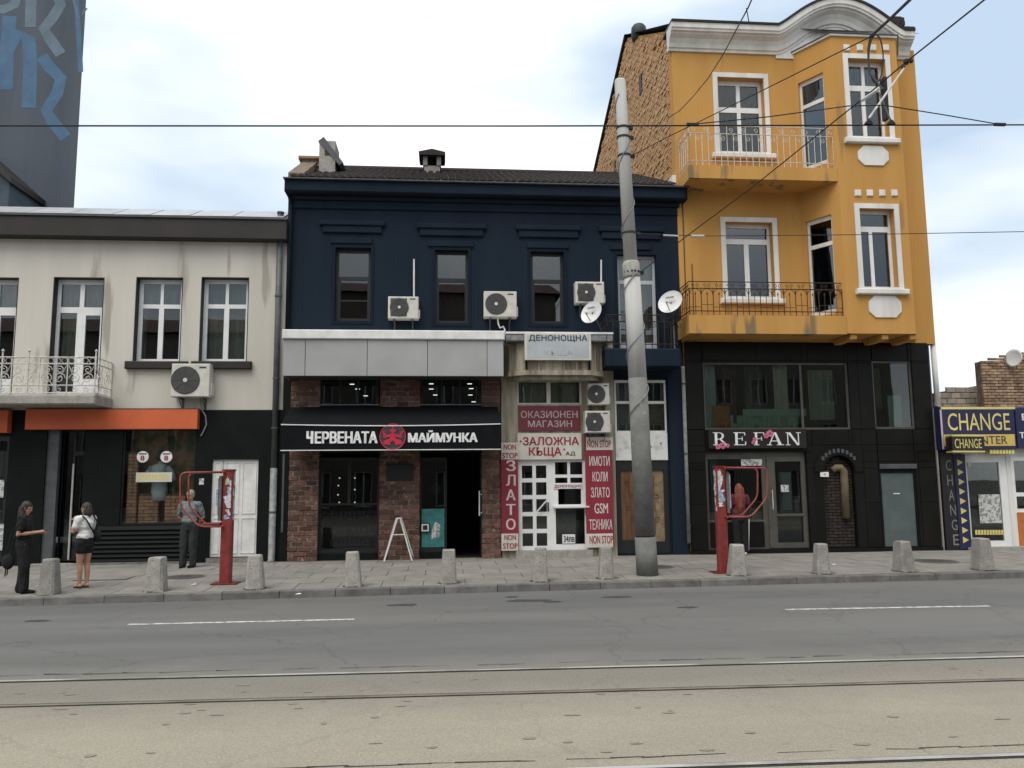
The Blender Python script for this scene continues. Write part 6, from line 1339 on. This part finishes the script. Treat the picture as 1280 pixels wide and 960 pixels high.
# scraps of paper on the pavement
for px, py, where in ((241, 731, 'beside the left red phone stand'), (372, 743, 'by the kerb before the white door'), (1042, 706, 'before the arched brick niche')):
    c = G(px, py); m = MB(); q = [(c.x+random.uniform(-.05, .05)*s_, c.y+random.uniform(-.03, .03)*s_, c.z+.006+random.uniform(0, .015)) for s_ in (1, 1, 1)]
    m.quad((c.x-.04, c.y-.03, c.z+.006), (c.x+.045, c.y-.02, c.z+.008), (c.x+.03, c.y+.035, c.z+.02), (c.x-.03, c.y+.03, c.z+.007)); m.quad((c.x+.045, c.y-.02, c.z+.008), (c.x+.07, c.y+.02, c.z+.007), (c.x+.03, c.y+.035, c.z+.02))
    tag(m.build('paper_scrap', 'letter_white'), 'small crumpled white paper scrap on the pavement '+where, 'litter', 'paper scraps')
# ================================================================ people
mat('skin', (.42, .235, .16), (.36, .195, .13), .55, 8); mat('hair_dark', (.016, .012, .010), (.028, .02, .016), .5, 40, .3, 80, streak=True); mat('hair_brown', (.05, .033, .022), (.03, .02, .014), .5, 40, .3, 80, streak=True)
mat('hair_grey', (.30, .28, .26), (.18, .165, .15), .6, 30, .3, 80); mat('hair_red', (.22, .05, .028), (.11, .024, .016), .5, 30, .3, 80, streak=True)
mat('cloth_black', (.010, .010, .011), (.006, .006, .007), .9, 12, .3, 30); mat('cloth_white', (.70, .69, .66), (.60, .59, .56), .9, 10, .3, 25); mat('cloth_grey', (.17, .19, .20), (.12, .135, .145), .9, 9, .4, 25)
mat('trouser_dark', (.022, .027, .026), (.014, .018, .017), .9, 9, .4, 25); mat('cloth_wine', (.105, .02, .035), (.07, .014, .025), .9, 9, .4, 25); mat('lip', (.30, .10, .085), rough=.5); mat('eye_dark', (.02, .015, .012), rough=.2); mat('shoe_white', (.6, .6, .58), rough=.6); mat('phone_dark', (.02, .02, .025), rough=.2)
def ell(mb, c, r_, n=12):
    c = Vector(c); b = len(mb.v); m_ = n//2+1
    for i in range(1, m_): th = math.pi*i/m_; mb.v += [(c.x+r_[0]*math.sin(th)*math.cos(2*math.pi*j/n), c.y+r_[1]*math.sin(th)*math.sin(2*math.pi*j/n), c.z+r_[2]*math.cos(th)) for j in range(n)]
    mb.v += [(c.x, c.y, c.z+r_[2]), (c.x, c.y, c.z-r_[2])]; t_, d_ = len(mb.v)-2, len(mb.v)-1
    for i in range(m_-2):
        for j in range(n): l = (j+1) % n; mb.f.append((b+i*n+j, b+(i+1)*n+j, b+(i+1)*n+l, b+i*n+l))
    for j in range(n): l = (j+1) % n; mb.f += [(t_, b+j, b+l), (d_, b+(m_-2)*n+l, b+(m_-2)*n+j)]
def limb3(mb, pts, rs, n=12):
    mb.tube(pts, rs, n)
    for p, r_ in zip(pts, rs): ell(mb, p, (r_, r_, r_), 10)
def union(mb, name, m_, parent, mtx, vox=.007, smooth=4, folds=None):
    me = bpy.data.meshes.new('u'); me.from_pydata(mb.v, [], mb.f); bm = bmesh.new(); bm.from_mesh(me); bmesh.ops.recalc_face_normals(bm, faces=bm.faces); bm.to_mesh(me); bm.free()
    o = bpy.data.objects.new('u', me); COL.objects.link(o); md = o.modifiers.new('r', 'REMESH'); md.mode = 'VOXEL'; md.voxel_size = vox
    if smooth: sm = o.modifiers.new('s', 'SMOOTH'); sm.iterations = smooth; sm.factor = .5
    bpy.context.view_layer.update(); me2 = bpy.data.meshes.new_from_object(o.evaluated_get(bpy.context.evaluated_depsgraph_get())); bpy.data.objects.remove(o); bpy.data.meshes.remove(me)
    me2.name = name
    if folds:                                    # cloth folds and strands of hair
        a_, sx_, sz_ = folds; no = [0.0]*(len(me2.vertices)*3); me2.vertices.foreach_get('normal', no)
        for i, v in enumerate(me2.vertices):
            f_ = mnoise.noise(Vector((v.co.x*sx_, v.co.y*sx_, v.co.z*sz_)))*a_ + mnoise.noise(Vector((v.co.x*sx_*2.3+7, v.co.y*sx_*2.3, (v.co.z+v.co.x*.5)*sz_*2)))*a_*.5
            v.co += Vector(no[3*i:3*i+3])*f_
    me2.transform(mtx); me2.materials.clear(); me2.materials.append(M[m_]); me2.polygons.foreach_set('use_smooth', [True]*len(me2.polygons)); return put(name, me2, parent)
def hand(mb, wrist, d, up, side, curl=.5):
    "palm and five fingers; d points along the forearm, up is the back of the hand, side says where the thumb leaves"
    w, d, up = Vector(wrist), Vector(d).normalized(), Vector(up); up = (up-d*up.dot(d)).normalized(); s_ = d.cross(up)*side
    limb3(mb, [w, w+d*.045, w+d*.08], [.026, .034, .03], 8); limb3(mb, [w+d*.075+s_*.028, w+d*.075-s_*.028], [.017, .016], 6)
    for k, (o, ln) in enumerate(((.030, .070), (.010, .080), (-.010, .074), (-.029, .058))):
        p = w+d*.085+s_*o; q = p+(d*math.cos(curl*.5)-up*math.sin(curl*.5))*ln*.45; r2 = q+(d*math.cos(curl*1.5)-up*math.sin(curl*1.5))*ln*.35; e = r2+(d*math.cos(curl*2.2)-up*math.sin(curl*2.2))*ln*.25
        limb3(mb, [p, q, r2, e], [.0095, .009, .0085, .008], 6)
    p = w+d*.025+s_*.03; q = p+(d*.6+s_*.6-up*.25).normalized()*.04; limb3(mb, [p, q, q+(d*.85+s_*.1-up*.4).normalized()*.035], [.012, .0105, .009], 6)
def person(label, px, py, head_px, yaw, cfg):
    c = G(px, py); H = W(px, head_px, c.y).z-c.z; s_ = H/1.68
    t = thing('person', label, 'person', c); mtx = Matrix.Translation(c) @ Matrix.Rotation(yaw, 4, 'Z') @ Matrix.Scale(s_, 4)
    male = cfg.get('male'); B = MB(); sw = .185 if male else .16; hw = .15 if male else .165
    an = cfg['ankles']; kn = cfg['knees']
    ell(B, (0, 0, .92), (hw, .11, .13)); ell(B, (0, 0, 1.06), (.135 if male else .122, .098, .16)); ell(B, (0, .005, 1.25), (.165 if male else .15, .115, .17))
    limb3(B, [(-sw, 0, 1.375), (0, -.01, 1.40), (sw, 0, 1.375)], [.052, .06, .052]); limb3(B, [(0, -.01, 1.40), (0, .01, 1.49)], [.052, .048])
    hd = Matrix.Translation((0, .01, 1.565)) @ Matrix.Rotation(cfg.get('turn', 0), 4, 'Z') @ Matrix.Rotation(cfg.get('nod', 0), 4, 'X')
    Hh = MB(); ell(Hh, (0, -.005, .015), (.074, .093, .102), 16); ell(Hh, (0, .045, -.055), (.052, .05, .05)); ell(Hh, (0, .03, -.03), (.062, .062, .07)); limb3(Hh, [(0, .086, .02), (0, .102, -.018)], [.009, .013], 6)
    ell(Hh, (-.076, 0, -.01), (.011, .022, .032), 8); ell(Hh, (.076, 0, -.01), (.011, .022, .032), 8); ell(Hh, (0, .088, -.052), (.022, .010, .009), 8)
    for sg in (-1, 1): ell(Hh, (sg*.032, .078, .03), (.022, .014, .007), 8)
    B.add([tuple(hd @ Vector(v)) for v in Hh.v], Hh.f)
    for sg, a, k in ((-1, an[0], kn[0]), (1, an[1], kn[1])):
        hp_ = Vector((sg*.088, 0, .90)); k, a = Vector(k), Vector(a); cm = k+(a-k)*.3+Vector((0, -.012, 0))
        limb3(B, [hp_, hp_+(k-hp_)*.4, k, cm, a], [.092, .082, .056, .054, .036]); f_ = Vector((math.sin(sg*-.12), math.cos(.12), 0)); limb3(B, [a+Vector((0, -.03, -.03)), a+f_*.09+Vector((0, 0, -.045)), a+f_*.16+Vector((0, 0, -.052))], [.036, .034, .026])
    for sg, (e, w_, up, th) in ((-1, cfg['arms'][0]), (1, cfg['arms'][1])):
        sh = Vector((sg*(sw+.015), 0, 1.365)); e, w_ = Vector(e), Vector(w_); limb3(B, [sh, sh+(e-sh)*.45, e, e+(w_-e)*.35, w_], [.052, .045, .037, .037, .025]); hand(B, w_, (w_-e), up, th, cfg.get('curl', .5))
    body = union(B, 'body', 'skin', t, mtx, .0065, 3)
    for sg in (-1, 1):
        q = MB(); ell(q, (sg*.032, .084, .012), (.012, .007, .006), 8); q.v = [tuple(mtx @ hd @ Vector(v)) for v in q.v]; q.build('eye', 'eye_dark', body, True)
    q = MB(); ell(q, (0, .096, -.052), (.019, .005, .006), 8); q.v = [tuple(mtx @ hd @ Vector(v)) for v in q.v]; q.build('mouth', 'lip', body, True)
    # top
    S_ = MB(); g_ = .017; ell(S_, (0, 0, 1.06), ((.15 if male else .135)+g_*.6, .11+g_*.6, .17)); ell(S_, (0, .005, 1.25), ((.165 if male else .15)+g_, .115+g_, .175)); limb3(S_, [(-sw, 0, 1.375), (0, -.012, 1.385), (sw, 0, 1.375)], [.066, .07, .066])
    hem = cfg.get('hem', .93); ell(S_, (0, 0, hem+.09), (hw+g_*.9, .115+g_, .1))
    for sg, (e, w_, up, th) in ((-1, cfg['arms'][0]), (1, cfg['arms'][1])):
        sh = Vector((sg*(sw+.015), 0, 1.365)); e = Vector(e); w_ = Vector(w_); f = cfg.get('sleeve', .6)
        if f <= 1: limb3(S_, [sh, sh+(e-sh)*f*.5, sh+(e-sh)*f], [.068, .064, .062])
        else: limb3(S_, [sh, sh+(e-sh)*.5, e, e+(w_-e)*(f-1)], [.066, .058, .05, .04])
    union(S_, 'shirt', cfg['top'], t, mtx, .009, 4, (.014, 11, 9))
    # trousers, shorts
    T_ = MB(); ell(T_, (0, 0, .93), (hw+.018, .132, .14)); ell(T_, (0, 0, .85), (.15, .128, .10)); leg = cfg.get('leg', 1.0); fl = cfg.get('flare', 1.0)
    for sg, a, k in ((-1, an[0], kn[0]), (1, an[1], kn[1])):
        hp_ = Vector((sg*.088, 0, .90)); k, a = Vector(k), Vector(a)
        if leg < .5: e = hp_+(k-hp_)*.38; limb3(T_, [hp_, e], [.108, .102])
        else: limb3(T_, [hp_, hp_+(k-hp_)*.5, k, k+(a-k)*.5, a+Vector((0, 0, -.01))], [.104, .098, .078*fl, .072*fl, .068*fl])
    union(T_, 'trousers' if leg > .5 else 'shorts', cfg['bottom'], t, mtx, .009, 4, (.012, 13, 5))
    for sg, a in ((-1, an[0]), (1, an[1])):
        a = Vector(a); q = MB(); f_ = Vector((math.sin(sg*-.12), math.cos(.12), 0)); limb3(q, [a+Vector((0, -.035, -.035)), a+f_*.08+Vector((0, 0, -.042)), a+f_*.165+Vector((0, 0, -.05))], [.042, .04, .032], 10)
        q2 = q if not cfg.get('sandal') else MB()
        if cfg.get('sandal'):
            q2.tube([tuple(a+Vector((-.045, f, -.07)) + Vector((0, 0, 0))) for f in (.03,)] + [tuple(a+Vector((0, .05, -.0))), tuple(a+Vector((.045, .03, -.07)))], .012, 6); limb3(q2, [a+Vector((0, -.05, -.082)), a+f_*.16+Vector((0, 0, -.082))], [.02, .02], 8)
            q2.tube([tuple(a+f_*.13+Vector((-.04, 0, -.075))), tuple(a+f_*.13+Vector((0, 0, -.02))), tuple(a+f_*.13+Vector((.04, 0, -.075)))], .012, 6)
        q2.v = [(x, y, max(z, .002)) for x, y, z in q2.v]; union(q2, 'sandal' if cfg.get('sandal') else 'shoe', cfg['shoe'], t, mtx, .008, 2)
    # hair
    Q = MB(); ell(Q, (0, -.018, .035), (.083, .097, .096), 16)
    Q.v = [tuple(hd @ Vector(v)) for v in Q.v]; Q2 = MB(); hl = Matrix.Translation((0, .01, 1.565)) @ Matrix.Rotation(cfg.get('turn', 0), 4, 'Z')
    for p, r_ in cfg.get('locks', []): limb3(Q2, p, r_, 10)
    Q.add([tuple(hl @ Vector(v)) for v in Q2.v], Q2.f)
    union(Q, 'hair', cfg['hair'], t, mtx, .007, 2, (.010, 38, 5))
    for nm, m_, fn in cfg.get('extra', []):
        q = MB(); fn(q); q.v = [tuple(mtx @ Vector(v)) for v in q.v]; q.build(nm, m_, t, True)
    return t, mtx
LONG = [([(-.06, -.03, .02), (-.075, -.035, -.12), (-.07, -.05, -.28)], [.04, .045, .03]), ([(.06, -.03, .02), (.075, -.035, -.12), (.07, -.05, -.28)], [.04, .045, .03]), ([(0, -.07, .0), (0, -.085, -.15), (0, -.09, -.30)], [.06, .07, .05])]
# woman in black, facing right, phone in both hands
t, mt = person('woman in black tee and trousers looking at a phone, leftmost on the pavement', 26, 742, 627.5, rad(-84), dict(ankles=((-.09, -.05, .085), (.085, .07, .085)), knees=((-.09, .0, .48), (.09, .06, .48)),
    arms=(((-.20, -.02, 1.10), (-.07, .24, 1.12), (0, 0, 1), 1), ((.215, -.03, 1.09), (.06, .25, 1.12), (0, 0, 1), -1)), nod=-.35, turn=-.15, curl=.85, top='cloth_black', bottom='cloth_black', shoe='cloth_black', hair='hair_dark', locks=LONG, flare=1.22, sleeve=.62, hem=.95))
p = mt @ Vector((0, .36, 1.145)); ph = MB().bbox(-.037, .037, -.075, .075, -.005, .005, .004).build('mobile_phone', 'phone_dark'); ph.matrix_world = mt @ Matrix.Translation((0, .345, 1.135)) @ Matrix.Rotation(.5, 4, 'X'); tag(ph, 'dark mobile phone held by the woman in black', 'phone')
hb = mt @ Vector((-.28, -.16, .62)); t2 = thing('handbag', 'black handbag hanging at the back of the woman in black', 'bag', tuple(mt @ Vector((.14, -.28, .36))))
q = MB(); ell(q, (.10, -.21, .60), (.06, .11, .15), 14); q.v = [tuple(mt @ Vector(v)) for v in q.v]; q.build('bag', 'cloth_black', t2, True)
q = MB().tube([(.12, -.16, .72), (.19, -.10, 1.0), (.225, -.02, 1.42), (.2, -.13, 1.15), (.12, -.25, .72)], .012, 6); q.v = [tuple(mt @ Vector(v)) for v in q.v]; q.build('strap', 'cloth_black', t2)
q = MB().tube([(.1, -.24, .46), (.1, -.25, .33)], .012, 5).tube([(.12, -.20, .46), (.12, -.21, .35)], .012, 5); q.v = [tuple(mt @ Vector(v)) for v in q.v]; q.build('tassel', 'cloth_black', t2)
# woman in white tee, turned away to the left, hand at her chin
t, mt = person('woman in white tee and black shorts with thin black straps, hand at her face', 103, 735, 629, rad(62), dict(ankles=((-.06, .02, .085), (.075, -.02, .085)), knees=((-.07, .03, .48), (.08, .01, .48)),
    arms=(((-.24, .06, 1.12), (-.10, .20, 1.33), (-1, 0, .2), 1), ((.20, .12, 1.10), (.0, .22, 1.12), (0, .3, 1), -1)), nod=-.2, turn=.25, top='cloth_white', bottom='cloth_black', shoe='cloth_black', hair='hair_brown', leg=.3, sandal=True, sleeve=.62, hem=.93,
    locks=[([(0, -.05, .0), (0, -.065, -.08), (0, -.06, -.13)], [.07, .066, .04]), ([(-.05, -.02, 0), (-.065, -.02, -.1)], [.04, .035]), ([(.05, -.02, 0), (.065, -.02, -.1)], [.04, .035])],
    extra=[('strap', 'cloth_black', lambda q: q.tube([(-.13, .08, 1.38), (-.13, -.06, 1.435), (-.09, -.145, 1.33), (.02, -.16, 1.15), (.13, -.13, 1.0)], .015, 6)), ('strap', 'cloth_black', lambda q: q.tube([(.13, .08, 1.38), (.13, -.06, 1.435), (.16, -.12, 1.3), (.17, -.10, 1.12), (.16, -.06, 1.0)], .015, 6))]))
c_ = mt @ Vector((.16, -.12, 1.0)); t2 = thing('small_backpack', 'small black bag at the side of the woman in white', 'bag', tuple(c_)); q = MB(); ell(q, (.20, -.10, 1.02), (.07, .10, .13), 12); q.v = [tuple(mt @ Vector(v)) for v in q.v]; q.build('bag', 'cloth_black', t2, True)
# man in grey behind the red stand, facing the street
person('man in grey shirt and dark trousers standing behind the left red phone stand', 235, 709.5, 613, rad(172), dict(male=True, ankles=((-.11, 0, .085), (.11, .02, .085)), knees=((-.10, .02, .48), (.10, .03, .48)),
    arms=(((-.27, -.07, 1.10), (-.12, -.14, .93), (0, -1, 0), 1), ((.27, -.07, 1.10), (.12, -.15, .95), (0, -1, 0), -1)), top='cloth_grey', bottom='trouser_dark', shoe='cloth_black', hair='hair_grey', sleeve=.75, flare=1.15, nod=-.1))
# woman with long red hair, back to the street
person('woman with long red hair in wine top facing the black shop entrance', 927, 694.5, 605, rad(-6), dict(ankles=((-.08, 0, .085), (.09, .03, .085)), knees=((-.085, .02, .48), (.09, .03, .48)),
    arms=(((-.21, .02, 1.10), (-.13, .2, 1.05), (0, 0, 1), 1), ((.23, .02, 1.10), (.16, .2, 1.08), (0, 0, 1), -1)), top='cloth_wine', bottom='cloth_black', shoe='shoe_white', hair='hair_red', sleeve=1.5, flare=1.1, hem=.92, nod=-.2,
    locks=[([(0, -.06, .0), (0, -.1, -.2), (-.01, -.12, -.42), (-.02, -.11, -.58)], [.075, .08, .068, .03]), ([(-.06, -.05, .0), (-.08, -.07, -.2), (-.06, -.09, -.42)], [.05, .05, .03]), ([(.06, -.05, .0), (.08, -.07, -.2), (.06, -.09, -.42)], [.05, .05, .03])],
    extra=[('side_stripe', 'cloth_white', lambda q: q.tube([(.205, -.03, .85), (.19, -.02, .5), (.175, -.0, .12)], .008, 5))]))
